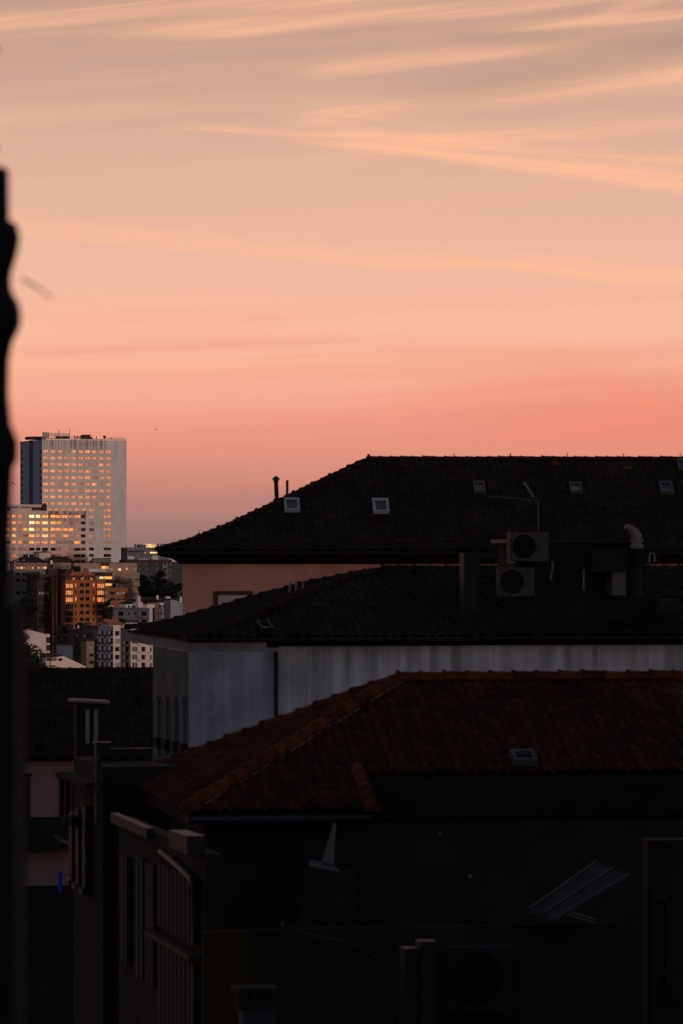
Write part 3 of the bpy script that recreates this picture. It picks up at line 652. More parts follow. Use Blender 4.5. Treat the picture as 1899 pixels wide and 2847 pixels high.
slab(Fb, eb, 'chimney_stack', r4(1160, 130, 1240, 352), m_whiteb, v0=.6, thick=2); 
for px, y0, y1, wd in ((985, 110, 225, 40), (1070, 170, 215, 14), (1125, 150, 180, 8)): chimney(Fb, eb, 300 + px / 7.127, 1640 + y0 / 7.127, 1640 + y1 / 7.127, wd / 7.127, m_white, 5, cap=False)
hiproof(Fb, eb, 388, 478, 395, 470, 1675.5, 1659, m_redroof, 3, 8)
slab(F, e, 'penthouse', r4(350, 285, 600, 350), m_whiteb, v0=6, thick=4)
for a, b in ((400, 434), (480, 547)): slab(F, e, 'penthouse_window', r4(a, 305, b, 348), G['D'], v0=5.9, thick=.09)
slab(F, e, 'penthouse_wall', r4(600, 245, 690, 350), m_white, v0=4, thick=4); chimney(F, e, 300 + 622 / 7.127, 1640 + 125 / 7.127, 1640 + 250 / 7.127, 7.4, m_whiteb, 4.5, cap=False)
slab(F, e, 'pink_terrace_wall', r4(780, 290, 960, 353), m_peach, v0=1.5, thick=3)
hiproof(F, e, 350, 388, 362, 384, 1680, 1665, m_redroof, 6.5, 5)
F, e = simple(474, 1340, 20, 'grey gabled house end beside the pink corner wall', 'gabled_house', 'house')
mb = MB(); pts = [F.front(474, 1760), F.front(474, 1667), F.front(500, 1672), F.front(512, 1682), F.front(512, 1760)]
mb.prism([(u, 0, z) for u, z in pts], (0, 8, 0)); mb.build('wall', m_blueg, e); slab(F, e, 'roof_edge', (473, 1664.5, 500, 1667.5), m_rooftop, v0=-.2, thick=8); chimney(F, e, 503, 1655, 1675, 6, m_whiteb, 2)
F, e = simple(350.5, 1290, 18, 'small flat roofed house with long dark window and red dish on top', 'small_house', 'house')
block(F, e, None, 387, 1731, m_whiteb, [r4(392, 665, 446, 693) + ('D', None), r4(465, 665, 580, 697) + ('D', 1)], depth=6)
slab(F, e, 'roof', r4(355, 600, 622, 650), m_redroof, v0=-.6, thick=7)
dish(F, e, 300 + 582 / 7.127, 1640 + 536 / 7.127, 6.2, 1, mat('red_dish', (.16, .03, .03), .6, .1), 3, yaw=.9)

# ---- tall white apartment house, centre of the gap
r5 = lambda a, b, c, d: (190 + a / 6.533, 1720 + b / 6.533, 190 + c / 6.533, 1720 + d / 6.533)
F, e = simple(314.8, 1200, 40, 'tall white apartment house with stacked balconies and one sunlit window column')
lw, fw_ = [], []
for i in range(6):
    y = 265 + i * 143.5
    lw += [r5(575, y - 55, 634, y + 50) + ('D', 1), r5(666, y - 38, 700, y + 45) + ('D', None), r5(745, y - 55, 806, y + 50) + ('D', 1)]
    fw_.append(r5(850, y - 38, 935, y + 44) + (('D', 'P', 'D', 'D', 'P', 'D')[i], 1))
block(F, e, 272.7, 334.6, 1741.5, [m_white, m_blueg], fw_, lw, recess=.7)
for i in range(6):
    y = 265 + i * 143.5
    for a, b in ((552, 640), (720, 815)): 
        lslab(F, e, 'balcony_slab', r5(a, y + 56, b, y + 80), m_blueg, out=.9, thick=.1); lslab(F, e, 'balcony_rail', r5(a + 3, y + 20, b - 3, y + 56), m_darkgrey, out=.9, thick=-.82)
slab(F, e, 'coping', r5(812, 118, 948, 138), m_white, v0=-.2, thick=4)
v1, zt = F.side(272.7, 1741.5); vm, zp = F.side(289, 1727); v2, _ = F.side(304, 1741.5)
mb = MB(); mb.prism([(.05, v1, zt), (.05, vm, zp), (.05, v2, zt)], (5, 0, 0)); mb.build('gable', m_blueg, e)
mb = MB(); mb.prism([(-.3, v1 + .4, zt + .1), (-.3, vm, zp + .1), (-.3, vm, zp + .55), (-.3, v1 + .4, zt + .55)], (5.6, 0, 0)); mb.prism([(-.3, v2 - .2, zt + .1), (-.3, v2 - .2, zt + .55), (-.3, vm, zp + .55), (-.3, vm, zp + .1)], (5.6, 0, 0)); mb.build('roof', mat('tile_orange_far', (.30, .13, .07), .9, .3, 1), e)
F2, e2 = simple(363, 1212, 40, 'white apartment house with curved corner balconies behind the grey eave')
lw, fw_ = [], []
for i in range(6):
    y = 265 + i * 143.5
    lw.append(r5(1010, y - 40, 1092, y + 48) + ('D', 1)); 
    fw_ += [r5(1165, y - 38, 1205, y + 44) + ('D', None), r5(1215, y - 38, 1256, y + 44) + ('D', None), r5(1328, y - 40, 1405, y + 44) + ('D', 1), r5(1482, y - 30, 1516, y + 50) + ('D', None)]
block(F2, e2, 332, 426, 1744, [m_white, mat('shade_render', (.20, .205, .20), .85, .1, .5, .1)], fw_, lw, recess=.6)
for i in range(6):
    y = 265 + i * 143.5
    lslab(F2, e2, 'balcony_slab', r5(975, y + 52, 1125, y + 70), m_slategrey, out=.7, thick=.1)
    slab(F2, e2, 'balcony_slab', r5(1285, y + 46, 1415, y + 74), m_white, v0=-1.3, thick=1.28); slab(F2, e2, 'balcony_slab', r5(1475, y + 52, 1528, y + 76), m_white, v0=-1.0, thick=.98)
slab(F2, e2, 'rooftop_wall', r5(930, 112, 1020, 160), m_white, v0=3, thick=3); slab(F2, e2, 'rooftop_wall', r5(1065, 120, 1300, 175), m_white, v0=3, thick=3); chimney(F2, e2, 350, 1735, 1746, 6, m_beige, 2.5, cap=False)
# beige + dark neighbours to its left
F, e = simple(240, 1235, 15, 'narrow beige house with shuttered windows left of the white apartments', 'beige_house', 'house')
wn = [r5(378, 498, 460, 560) + ('P', 1), r5(378, 635, 460, 690) + ('D', 1), r5(378, 765, 460, 825) + ('D', 1), r5(378, 900, 460, 940) + ('D', 1)]
block(F, e, None, 262, 1783, m_beige, wn, depth=9); slab(F, e, 'string_course', r5(330, 732, 466, 740), m_darkgrey, v0=-.15, thick=.14); slab(F, e, 'roof_edge', r5(320, 375, 545, 402), m_rooftop, v0=-.3, thick=9)
slab(F, e, 'side_wing', (262.3, 1782, 274, 1880), m_darkgrey, v0=1, thick=8)
F, e = simple(204, 1262, 15, 'dark slate house with sloping roof behind the beige house', 'slate_house', 'house')
wn = [r5(145, 275, 172, 318) + ('W', None), r5(110, 350, 180, 405) + ('D', 1), r5(270, 285, 320, 345) + ('W', 1), r5(115, 490, 180, 550) + ('D', 1), r5(115, 630, 180, 690) + ('D', 1)]
block(F, e, None, 276, 1752, m_darkgrey, wn, depth=9)
mb = MB(); a = F.front(203, 1753, -.3); b = F.front(276, 1753, -.3); c = F.front(276, 1738, 3); d = F.front(232, 1740, 3)
mb.prism([(a[0], -.3, a[1]), (b[0], -.3, b[1]), (c[0], 3, c[1]), (d[0], 3, d[1])], (0, 6, -.3)); mb.build('roof', m_redroof, e); slab(F, e, 'chimney_block', (240, 1730, 253, 1750), m_darkgrey, v0=3, thick=3); chimney(F, e, 218, 1738, 1747, 4, m_whiteb, 1, cap=False)

# ---- left: white gable house, balconied house, blue hoarding, white low house
r6 = lambda a, b, c, d: (20 + a / 6.53, 1700 + b / 6.53, 20 + c / 6.53, 1700 + d / 6.53)
p6 = lambda a, b: (20 + a / 6.53, 1700 + b / 6.53)
F, e = simple(52, 1150, 15, 'blank white gable wall of a house behind the leafy tree', 'gable_house', 'house')
mb = MB(); pts = [F.front(*p6(x, y)) for x, y in ((195, 900), (195, 362), (370, 326), (705, 412), (705, 900))]
mb.prism([(u, 0, z) for u, z in pts], (0, 9, 0)); mb.build('wall', m_white, e)
mb = MB(); pts = [F.front(*p6(x, y), -.3) for x, y in ((170, 366), (370, 322), (710, 410), (710, 398), (370, 308), (170, 352))]
mb.prism([(u, -.3, z) for u, z in pts], (0, 9.6, 0)); mb.build('roof', m_redroof, e)
slab(F, e, 'red_gutter', r6(120, 306, 470, 319), mat('red_gutter', (.24, .07, .06), .7, .1), v0=4, thick=.4)
dish(F, e, 20 + 258 / 6.53, 1700 + 242 / 6.53, 5.2, 4, m_white, 6, yaw=-.5)
for y0, y1 in ((410, 470), (575, 611), (715, 750)): slab(F, e, 'balcony_front', r6(711, y0, 776, y1), m_white, v0=.2, thick=1.2)
slab(F, e, 'balcony_bay', r6(706, 412, 770, 900), m_bay, v0=1.5, thick=6)
F, e = simple(158.6, 1160, 10, 'plain blue sheeted hoarding wall beside the crane mast', 'site_hoarding', 'wall')
mb = MB(); u1, zt = F.front(202, 1795); mb.box(0, u1, 0, .5, gz(1160) - 3, zt, 0); mb.build('sheeting', m_bluet, e)
mb = MB(); mb.box(-.1, u1 + .1, -.15, .65, zt + .004, zt + .35); mb.build('capping', m_rooftop, e)
F, e = simple(140, 1050, 16, 'low white house with long sloping roof and brown shutters', 'white_house', 'house')
mb = MB(); pts = [F.front(*p6(x, y)) for x, y in ((800, 1200), (800, 842), (900, 830), (1022, 806), (1422, 995), (1410, 1200))]
mb.prism([(u, 0, z) for u, z in pts], (0, 9, 0)); mb.build('wall', mat('sunlit_white_render', (.72, .60, .57), .85, .06, .6), e)
mb = MB(); pts = [F.front(*p6(x, y), -.25) for x, y in ((880, 834), (1020, 803), (1428, 996), (1428, 986), (1020, 792), (880, 822))]
mb.prism([(u, -.25, z) for u, z in pts], (0, 9.6, 0)); mb.build('roof', m_redroof, e)
slab(F, e, 'side_wing', r6(700, 836, 800, 1200), m_whiteb, v0=1, thick=7); slab(F, e, 'side_roof', r6(690, 772, 905, 838), m_redroof, v0=.5, thick=7)
slab(F, e, 'window', r6(930, 850, 1000, 896), G['D'], v0=-.06, thick=.05)
for a in (806, 858): slab(F, e, 'shutter', r6(a, 842, a + 42, 900), mat('brown_shutter', (.16, .075, .04), .7, .15), v0=-.08, thick=.07)
slab(F, e, 'window', r6(715, 845, 798, 895), G['D'], v0=.9, thick=.09); slab(F, e, 'door_frame', r6(1060, 1043, 1150, 1052), m_beige, v0=-.15, thick=.14); slab(F, e, 'door_frame', r6(1141, 1052.5, 1150, 1090), m_beige, v0=-.15, thick=.14)
F, e = simple(217, 640, 10, 'dark chimney pot with flared cap before the white house', 'chimney_pot', 'chimney')
mb = MB(); u, z = F.front(217, 1882); W = .55; mb.box(-W * .5, W * .5, 0, W, z - 2.5, z + 1.05)
mb.box(-W * .95, W * .95, -W * .45, W * 1.45, z + 1.06, z + 1.16); mb.box(-W * .55, W * .55, -W * .05, W * 1.05, z + 1.165, z + 1.35); mb.box(-W * .25, W * .25, W * .25, W * .75, z + 1.355, z + 1.5); mb.build('stack', m_rooftop, e)

# ---- tower crane mast
F, e = simple(152.5, 1400, 8, 'rusty red lattice tower crane mast with small cab on top', 'tower_crane', 'crane')
mb = MB(); hw = .75; zb, zt = gz(1400) - 12, F.front(152.5, 1585)[1]
for x in (-hw, hw):
    for y in (0, 1.5): mb.box(x - .11, x + .11, y - .11, y + .11, zb, zt)
z = zb; k = 0
while z < zt - 1.5:
    for y in (0, 1.5):
        s_ = 1 if k % 2 else -1
        mb.tube([(-hw * s_, y, z), (hw * s_, y, z + 1.5)], .06, 4); mb.box(-hw, hw, y - .06, y + .06, z - .06, z + .06)
    mb.tube([(hw, 0, z), (hw, 1.5, z + 1.5)], .06, 4); z += 1.5; k += 1
mb.build('mast', m_crane, e)
slab(F, e, 'cab', (138.5, 1569.5, 149, 1580.5), m_darkgrey, v0=-.6, thick=1.6); slab(F, e, 'cab_window', (140, 1572, 147.5, 1577), G['D'], v0=-.66, thick=.055); slab(F, e, 'cab_post', (149.4, 1570, 151.6, 1581), m_pale, v0=-.5, thick=.3)
u, z = F.front(156, 1574); mb = MB(); u2, z2 = F.front(200, 1579); 
for dz_ in (0, .9): mb.tube([(-1.2, .7, z + dz_ * .6), (u2, 12, z2 + dz_)], .09, 4)
for k in range(10):
    t = k / 10; p = Vector((-1.2, .7, z)).lerp(Vector((u2, 12, z2)), t); q_ = Vector((-1.2, .7, z + .54)).lerp(Vector((u2, 12, z2 + .9)), t + .1); mb.tube([p, q_], .06, 4)
mb.tube([(0, .7, zt), (0, .7, z + 1.4)], .16, 5); mb.build('jib', m_crane, e)
slab(F, e, 'counterweight', (158.5, 1571, 163, 1576), m_signd, v0=.2, thick=1)

# ------------------------------------------------------------------ trees
def tree(name, label, px, ybase, ytop, wpx, D, m, n=900, leaf=None, seed=0, group=None):
    rnd = random.Random(seed); F = Frame(px, D, 0); e = F.empty(name, label, 'tree', group)
    zt = CZ + (HY - ytop) / FPX * D; zb = min(gz(D), CZ + (HY - ybase) / FPX * D) - .3; Wd = wpx / FPX * D / 2; Hc = CZ + (HY - ytop) / FPX * D - (CZ + (HY - ybase) / FPX * D)
    zc = zt - Hc * .5; leaf = leaf or Wd * .12
    mb = MB(); mb.tube([(0, 0, zb), (.1, 0, zc - Hc * .25), (-.1, .1, zc + Hc * .2)], [Wd * .09, Wd * .06, Wd * .025], 7)
    for k in range(7):
        t = rnd.uniform(0, 6.28); z0 = zc + Hc * rnd.uniform(-.35, .1); r_ = Wd * rnd.uniform(.5, .85)
        mb.tube([(0, 0, z0), (math.cos(t) * r_ * .5, math.sin(t) * r_ * .5, z0 + Hc * .12), (math.cos(t) * r_, math.sin(t) * r_, z0 + Hc * rnd.uniform(.15, .3))], [Wd * .04, Wd * .025, Wd * .008], 5)
    mb.build('trunk', m_bark, e)
    cl = []
    for k in range(26):
        while True:
            x, y, z = (rnd.uniform(-1, 1) for _ in range(3))
            if .25 < x * x + y * y + z * z < 1: break
        cl.append((Vector((x * Wd * .8, y * Wd * .8, zc + z * Hc * .42)), rnd.uniform(.2, .36) * Wd))
    mb = MB()
    for k in range(n):
        c, r_ = cl[k % len(cl)]
        d = Vector((rnd.gauss(0, 1), rnd.gauss(0, 1), rnd.gauss(0, 1))).normalized() * r_ * rnd.uniform(.45, 1.12); p = c + Vector((d.x, d.y, d.z * .8))
        a = Vector((rnd.gauss(0, 1), rnd.gauss(0, 1), rnd.gauss(0, .6))).normalized(); b = a.cross(Vector((rnd.gauss(0, 1), rnd.gauss(0, 1), rnd.gauss(0, 1)))).normalized(); l = leaf * rnd.uniform(.6, 1.4)
        mb.poly([p - a * l, p + b * l * .5, p + a * l, p - b * l * .5])
    mb.build('crown', m, e); return e
tg = 'dark trees on the hillside'
tree('hillside_tree', 'broad dark tree between the brown terrace and slate apartment house', 413, 1672, 1590, 60, 1530, m_leafd, 2600, .6, 1, tg)
tree('hillside_tree', 'large dark tree crown hiding the slate apartments, near the pink wall', 447, 1690, 1583, 66, 1510, m_leafd, 3400, .6, 2, tg)
tree('hillside_tree', 'dark tree right against the left edge of the pink corner wall', 488, 1700, 1600, 60, 1450, m_leafd, 2800, .6, 3, tg)
tree('hillside_tree', 'dark tree beneath the orange block on its right side', 300, 1745, 1660, 36, 1440, m_leafd, 1200, .5, 4, tg)
tree('hillside_tree', 'dark tree left of the crane, in front of terrace house', 72, 1720, 1652, 70, 1480, m_leafd, 1800, .5, 5, tg)
tree('hillside_tree', 'shadowy low tree left of the unlit dark block', 60, 1790, 1712, 80, 1340, m_leafd, 1800, .5, 6, tg)
tree('hillside_tree', 'shadowy tree behind the crane mast foot', 176, 1810, 1735, 60, 1330, m_leafd, 1700, .5, 7, tg)
tree('hillside_tree', 'small round dark tree on the flat roof behind the orange block', 212, 1592, 1573, 30, 1545, m_leafd, 700, .4, 8, tg)
tree('hillside_tree', 'dark shrub tree at the foot of the orange block', 222, 1760, 1728, 30, 1320, m_leafd, 900, .4, 9, tg)
tree('hillside_tree', 'dark tree low between brown terrace and blue shaded house chimneys', 428, 1700, 1622, 62, 1440, m_leafd, 2600, .55, 13, tg)
tree('hillside_tree', 'dark tree low beside the pink corner wall, over the gabled house', 474, 1706, 1628, 60, 1420, m_leafd, 2600, .55, 14, tg)
tree('leafy_tree', 'big dark leafy tree in front of the white gable at left', 40, 2060, 1742, 185, 760, m_leaf, 7500, .36, 10, 'near leafy trees')
tree('leafy_tree', 'lower dark leafy tree right of the big one, before the low white house', 112, 2060, 1808, 150, 720, m_leaf, 5200, .32, 11, 'near leafy trees')
tree('leafy_tree', 'small leafy bush tree touching the low white house wall', 168, 1950, 1850, 52, 700, m_leaf, 1500, .26, 12, 'near leafy trees')

# ------------------------------------------------------------------ birds
for px, py, sp, rot, lab in ((36.5, 1344, 14, .9, 'dark bird gliding left of the hotel tower'), (434, 1194, 10, .15, 'tiny dark bird high right of the hotel tower')):
    D = 620; mb = MB(); k = sp / FPX * D
    mb.tube([(-.28 * k, 0, 0), (-.1 * k, 0, .03 * k), (.15 * k, 0, .02 * k), (.38 * k, 0, -.02 * k)], [.03 * k, .1 * k, .09 * k, .015 * k], 8); o = mb.build('bird', m_iron, None, True, ((px - CX) / FPX * D, D, CZ + (HY - py) / FPX * D))
    for s_ in (-1, 1):
        w_ = MB(); w_.prism([(-.08 * k, 0, .03 * k), (-.02 * k, s_ * .5 * k, .22 * k), (.12 * k, s_ * .85 * k, .12 * k), (.12 * k, 0, .03 * k)], (0, 0, .02 * k)); w_.build('wing', m_iron, o)
    o.rotation_euler = (rot * .6, rot * .3, rot); tag(o, lab, 'bird')

# ------------------------------------------------------------------ foreground tiled roofs
A0 = 10.0
def solve_roof(corner, D, ridge, a=A0):
    """run R such that a 45-degree hip from the eave corner pixel meets the ridge-end pixel"""
    F = Frame(corner[0], D, a); k = F.u + F.v; t = (ridge[0] - CX) / FPX
    Rr = (t * F.O.y - F.O.x) / (k.x - t * k.y); Dr = F.O.y + Rr * k.y
    return F, Rr, CZ + (HY - corner[1]) / FPX * D, CZ + (HY - ridge[1]) / FPX * Dr
def solve_back(corner, Dr, ridge, a):
    F = Frame(ridge[0], Dr, a); k = F.v - F.u; t = (corner[0] - CX) / FPX
    Rr = (t * F.O.y - F.O.x) / (k.x - t * k.y); Db = F.O.y + Rr * k.y
    zr = CZ + (HY - ridge[1]) / FPX * Dr; ze = CZ + (HY - corner[1]) / FPX * Db
    F.O = F.O - (F.u + F.v) * Rr; F.D = F.O.y
    return F, Rr, ze, zr
def prof_fn(P):
    def f(r):
        for (a, za), (b, zb) in zip(P, P[1:]):
            if r <= b: return za + (zb - za) * (r - a) / (b - a)
        return P[-1][1]
    return f
def tiled_slope(P, tw, te, lo, hi, place, rmax, mb, skip=None, rmin=0.0, jit=.012, seed=1, wave=.055, mixed=True):
    """rows of curved tiles as real corrugated strips with lips; place(r, s, h) -> local point"""
    zf = prof_fn(P); r = rmin; row = 0; rnd = random.Random(seed)
    while r < rmax - te * .3:
        r1 = min(r + te, rmax); a, b = lo(r), hi(r); n0 = math.ceil(a / tw); n1 = math.floor(b / tw)
        for k in range(n0, n1):
            if skip and skip(r, k * tw): continue
            x0 = k * tw; j1 = rnd.uniform(0, jit); i = len(mb.v); mi = rnd.choice((0, 0, 0, 0, 1, 1, 2)) if mixed else 0; slip = rnd.uniform(-.012, .012) - (.05 if rnd.random() < .015 else 0)
            NS = 6
            for q in range(NS + 1):
                t = q / NS; hgt = wave * max(0, math.sin(math.pi * min(1, t / .68))) if t < .68 else -wave * .22 * math.sin(math.pi * (t - .68) / .32)
                for rr, hh in ((r - .03, .0), (r - .03, .045), (r1 + .02, .008)):
                    rr += slip; mb.v.append(tuple(place(rr, x0 + t * tw, zf(max(rr, 0)) + hh + hgt + j1)))
            for q in range(NS):
                c = i + q * 3
                mb.f += [(c, c + 3, c + 4, c + 1), (c + 1, c + 4, c + 5, c + 2)]; mb.m += [mi, mi]
        r = r1; row += 1
CAPS = {}
def cap_mesh(ln, rad, m):
    k = (ln, rad, m.name)
    if k not in CAPS:
        mb = MB(); n = 8; i = 0
        for x, r_ in ((-ln * .56, rad * .86), (ln * .40, rad), (ln * .44, rad * 1.16), (ln * .56, rad * 1.16)):
            for j in range(n + 1):
                t = math.pi * (j / n) * 1.1 - .05 * math.pi; mb.v.append((x, math.cos(t) * r_, math.sin(t) * r_))
        for a in range(3):
            for j in range(n): mb.f.append((a * (n + 1) + j, a * (n + 1) + j + 1, (a + 1) * (n + 1) + j + 1, (a + 1) * (n + 1) + j)); mb.m.append(0)
        for a in (0, 3): mb.f.append(tuple(a * (n + 1) + j for j in range(n + 1))); mb.m.append(0)
        CAPS[k] = mb.mesh('ridge_tile', m, True)
    return CAPS[k]
def cap_line(parent, pts, ln, rad, m, name='ridge_tile', seed=0, maxn=300, lift=0.0):
    """individual ridge tiles along a polyline (big end towards the last point's start)"""
    rnd = random.Random(seed); pts = [Vector(p) for p in pts]; cum = [0]
    for a, b in zip(pts, pts[1:]): cum.append(cum[-1] + (b - a).length)
    n = int(cum[-1] / ln); me = cap_mesh(ln, rad, m)
    for k in range(n):
        s_ = (k + .5) * ln
        for q in range(len(pts) - 1):
            if cum[q] <= s_ <= cum[q + 1]:
                d = (pts[q + 1] - pts[q]).normalized(); p = pts[q] + d * (s_ - cum[q]); break
        x = -d; y = Vector((0, 0, 1)).cross(x).normalized(); z = x.cross(y); mt = Matrix((x, y, z)).transposed()
        o = link(name, me, parent, p + Vector((0, 0, lift + rnd.uniform(-.01, .012)))); o.rotation_euler = (mt @ Matrix.Rotation(rnd.uniform(-.05, .05), 3, 'Z') @ Matrix.Rotation(rnd.uniform(-.05, .05), 3, 'X')).to_euler()
def hip_points(P, R_, sgn_v, V1=None):
    rs = sorted(set([p[0] for p in P if p[0] < R_] + [R_])); zf = prof_fn(P)
    return [(r, (r if sgn_v > 0 else V1 - r), zf(r)) for r in rs]
def hip_roof(F, e, R_, P, U1, tw, te, mt, mc, capl=.40, capr=.12, seed=1, back=True, skipf=None, front_max=None, left=True, under_drop=.06, lip=.12):
    zf = prof_fn(P); V1 = 2 * R_; rs = sorted(set([p[0] for p in P if p[0] < R_] + [R_]))
    ub = MB()
    for a, b in zip(rs, rs[1:]):
        za, zb_ = zf(a) - under_drop, zf(b) - under_drop
        ub.poly([(a, a, za), (U1, a, za), (U1, b, zb_), (b, b, zb_)]); ub.poly([(a, V1 - a, za), (a, a, za), (b, b, zb_), (b, V1 - b, zb_)]); ub.poly([(U1, V1 - a, za), (a, V1 - a, za), (b, V1 - b, zb_), (U1, V1 - b, zb_)])
    z0 = zf(0) - under_drop
    ub.poly([(0, 0, z0), (0, V1, z0), (0, V1, z0 - lip), (0, 0, z0 - lip)]); ub.poly([(U1, 0, z0), (0, 0, z0), (0, 0, z0 - lip), (U1, 0, z0 - lip)]); ub.poly([(0, 0, z0 - lip), (0, V1, z0 - lip), (U1, V1, z0 - lip), (U1, 0, z0 - lip)])
    ub.box(R_ - .05, U1, R_ - .06, R_ + .06, zf(R_) - .12, zf(R_) + .1)
    roof = ub.build('roof', m_under, e)
    mb = MB()
    tiled_slope(P, tw, te, lambda r: r - .05, lambda r: U1, lambda r, s_, z: (s_, r, z), R_, mb, skip=skipf, seed=seed)
    if left: tiled_slope(P, tw, te, lambda r: r - .05, lambda r: V1 - r + .05, lambda r, s_, z: (r, s_, z), R_, mb, seed=seed + 1)
    tag(mb.build('roof_tiles', TM[mt.name](), roof), kind='stuff')
    cap_line(roof, hip_points(P, R_, 1), capl, capr, mc, 'hip_tile', seed, lift=.02)
    if back: cap_line(roof, hip_points(P, R_, -1, V1), capl, capr, mc, 'hip_tile', seed + 5, lift=.02)
    cap_line(roof, [(R_, R_, zf(R_)), (U1, R_, zf(R_))], capl, capr, mc, 'ridge_tile', seed + 9, lift=.03)
    return roof

# ---- far house: pink walls, long ridge against the sky
F, R1, ze, zr = solve_roof((438, 1530), 140, (1025, 1278), 2.4)
far = F.empty('tiled_roof_house', 'long dark tiled hip roof over pink walls, ridge against the sky', 'house')
P1 = [(0, ze), (R1 * .16, ze + (zr - ze) * .105), (R1 * .36, ze + (zr - ze) * .295), (R1, zr)]
U1 = 24.0
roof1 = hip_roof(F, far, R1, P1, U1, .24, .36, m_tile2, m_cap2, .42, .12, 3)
ov = F.front(508, 1600, .85)[0]
mb = MB(); zt = ze - .4
wr = rect(F, (606, 1653, 692, 1760), 'front', .85); wh = [(wr[0] - ov, wr[1] - ov, wr[2], wr[3])]
hole_panel(mb, (ov, .85, 0), (1, 0, 0), (0, 1, 0), U1 - ov, 0, zt, wh, .18, 0); hole_panel(mb, (ov, 2 * R1 - ov, 0), (0, -1, 0), (1, 0, 0), 2 * R1 - ov - .85, 0, zt, [], .2, 0)
mb.build('wall', m_pink, far)
mb = MB(); q = wr; fw = .1
sr = rect(F, (593, 1643, 703, 1770), 'front', .82)
for x0, x1, z0, z1 in ((sr[0], wr[0], wr[2], sr[3]), (wr[1], sr[1], wr[2], sr[3]), (wr[0] + .002, wr[1] - .002, wr[3], sr[3] - .002)): mb.box(x0, x1, .80, .845, z0, z1)
sur = mb.build('window_surround', m_frs, far)
mb = MB(); mb.box(wr[0], wr[1], .91, .94, wr[2], wr[3]); n = int((wr[3] - wr[2]) / .07)
for k in range(n): mb.box(wr[0] + .04, wr[1] - .04,   .885, .908, wr[2] + k * .07 + .006, wr[2] + k * .07 + .062)
mb.build('roller_blind', m_blind, far)
# boxed, sweeping cornice below the eave
mb = MB(); prof = [(0.06, -.09), (.10, -.22), (.30, -.26), (.52, -.33), (.66, -.43), (.70, -.49), (.80, -.51)]
def corn(mb, U0, V0, prof, zt, Uend, Vend):
    for (a, za), (b, zb_) in zip(prof, prof[1:]):
        mb.poly([(U0 + a, V0 + a, zt + za), (Uend, V0 + a, zt + za), (Uend, V0 + b, zt + zb_), (U0 + b, V0 + b, zt + zb_)])
        mb.poly([(U0 + a, Vend - a, zt + za), (U0 + a, V0 + a, zt + za), (U0 + b, V0 + b, zt + zb_), (U0 + b, Vend - b, zt + zb_)])
corn(mb, 0, 0, [(a * ov / .85 if a < .75 else ov * .99, b) for a, b in prof], ze, U1, 2 * R1); mb.build('eave_cornice', m_brownwall, far)
mb = MB(); mb.tube([(0, -.03, ze - .10), (U1, -.03, ze - .10)], .065, 8); mb.build('gutter', m_metal, far)
def roof_pt(F, P, R_, px, py):
    """point of the front slope seen at a pixel"""
    zf = prof_fn(P); best = None
    for k in range(0, 400):
        r = R_ * k / 400; u, z = F.front(px, py, r)
        d = abs(z - zf(r))
        if best is None or d < best[0]: best = (d, u, r, zf(r))
    return best[1:]
def skylight(F, P, R_, parent, x0, y0, x1, y1, open_=0.0, label=None, fm=m_pale):
    u0, r0, z0 = roof_pt(F, P, R_, x0, y1); u1, _, _ = roof_pt(F, P, R_, x1, y1); um, r1, z1 = roof_pt(F, P, R_, (x0 + x1) / 2, y0)
    sl = Vector((0, r1 - r0, z1 - z0)); L_ = sl.length; ang = math.atan2(z1 - z0, r1 - r0) + open_; W = u1 - u0; fw = .16 * W
    mb = MB(); 
    for a, b, c, d in ((0, fw, 0, L_), (W - fw, W, 0, L_), (fw + .001, W - fw - .001, 0, fw * 1.1), (fw + .001, W - fw - .001, L_ - fw * 1.1, L_)): mb.box(a, b, c, d, .04, .17)
    o = mb.build('skylight', fm, parent, loc=(u0, r0, z0 + .03)); o.rotation_euler = (ang, 0, 0)
    g = MB(); g.box(fw, W - fw, fw, L_ - fw, .06, .10); g.build('pane', m_glassroof, o)
    return o
m_dimframe = mat('dim_frame', (.10, .115, .13), .5, .15, 4)
m_skyframe = mat('skylight_frame', (.42, .47, .53), .5, .15, 4)
for x0, y0, x1, y1, fm in ((791, 1396, 834, 1430, m_skyframe), (1038, 1398, 1083, 1434, m_skyframe), (1318, 1350, 1350, 1377, m_dimframe), (1587, 1352, 1620, 1378, m_dimframe), (1838, 1350, 1875, 1380, m_dimframe), (1888, 1288, 1915, 1314, m_dimframe)):
    skylight(F, P1, R1, roof1, x0, y0, x1, y1, 0, fm=fm)
for px, py in ((1116, 1300), (1543, 1294)):      # small tile vents near the ridge
    u, r, z = roof_pt(F, P1, R1, px, py); mb = MB(); mb.prism([(u - .16, r - .25, z + .02), (u + .16, r - .25, z + .02), (u, r - .25, z + .24)], (0, .5, .12)); mb.build('vent_tile', m_tile, roof1)
u, r, z = roof_pt(F, P1, R1, 1746, 1306); mb = MB(); mb.box(u - .14, u + .14, r - .05, r + .2, z + .03, z + .11); mb.build('loose_tile', m_cap, roof1)
for x0, x1, py in ((1000, 1090, 1501), (790, 830, 1508), (1225, 1290, 1503), (1100, 1190, 1507)):   # broken tile edges
    u, r, z = roof_pt(F, P1, R1, x0, py); u2, _, _ = roof_pt(F, P1, R1, x1, py)
    for k in range(int((u2 - u) / .24)): mb = MB(); mb.box(u + k * .24, u + k * .24 + .2, r - .02, r + .12, z + .05, z + .09); mb.build('patch_tile', m_cap, roof1)
zf1 = prof_fn(P1)
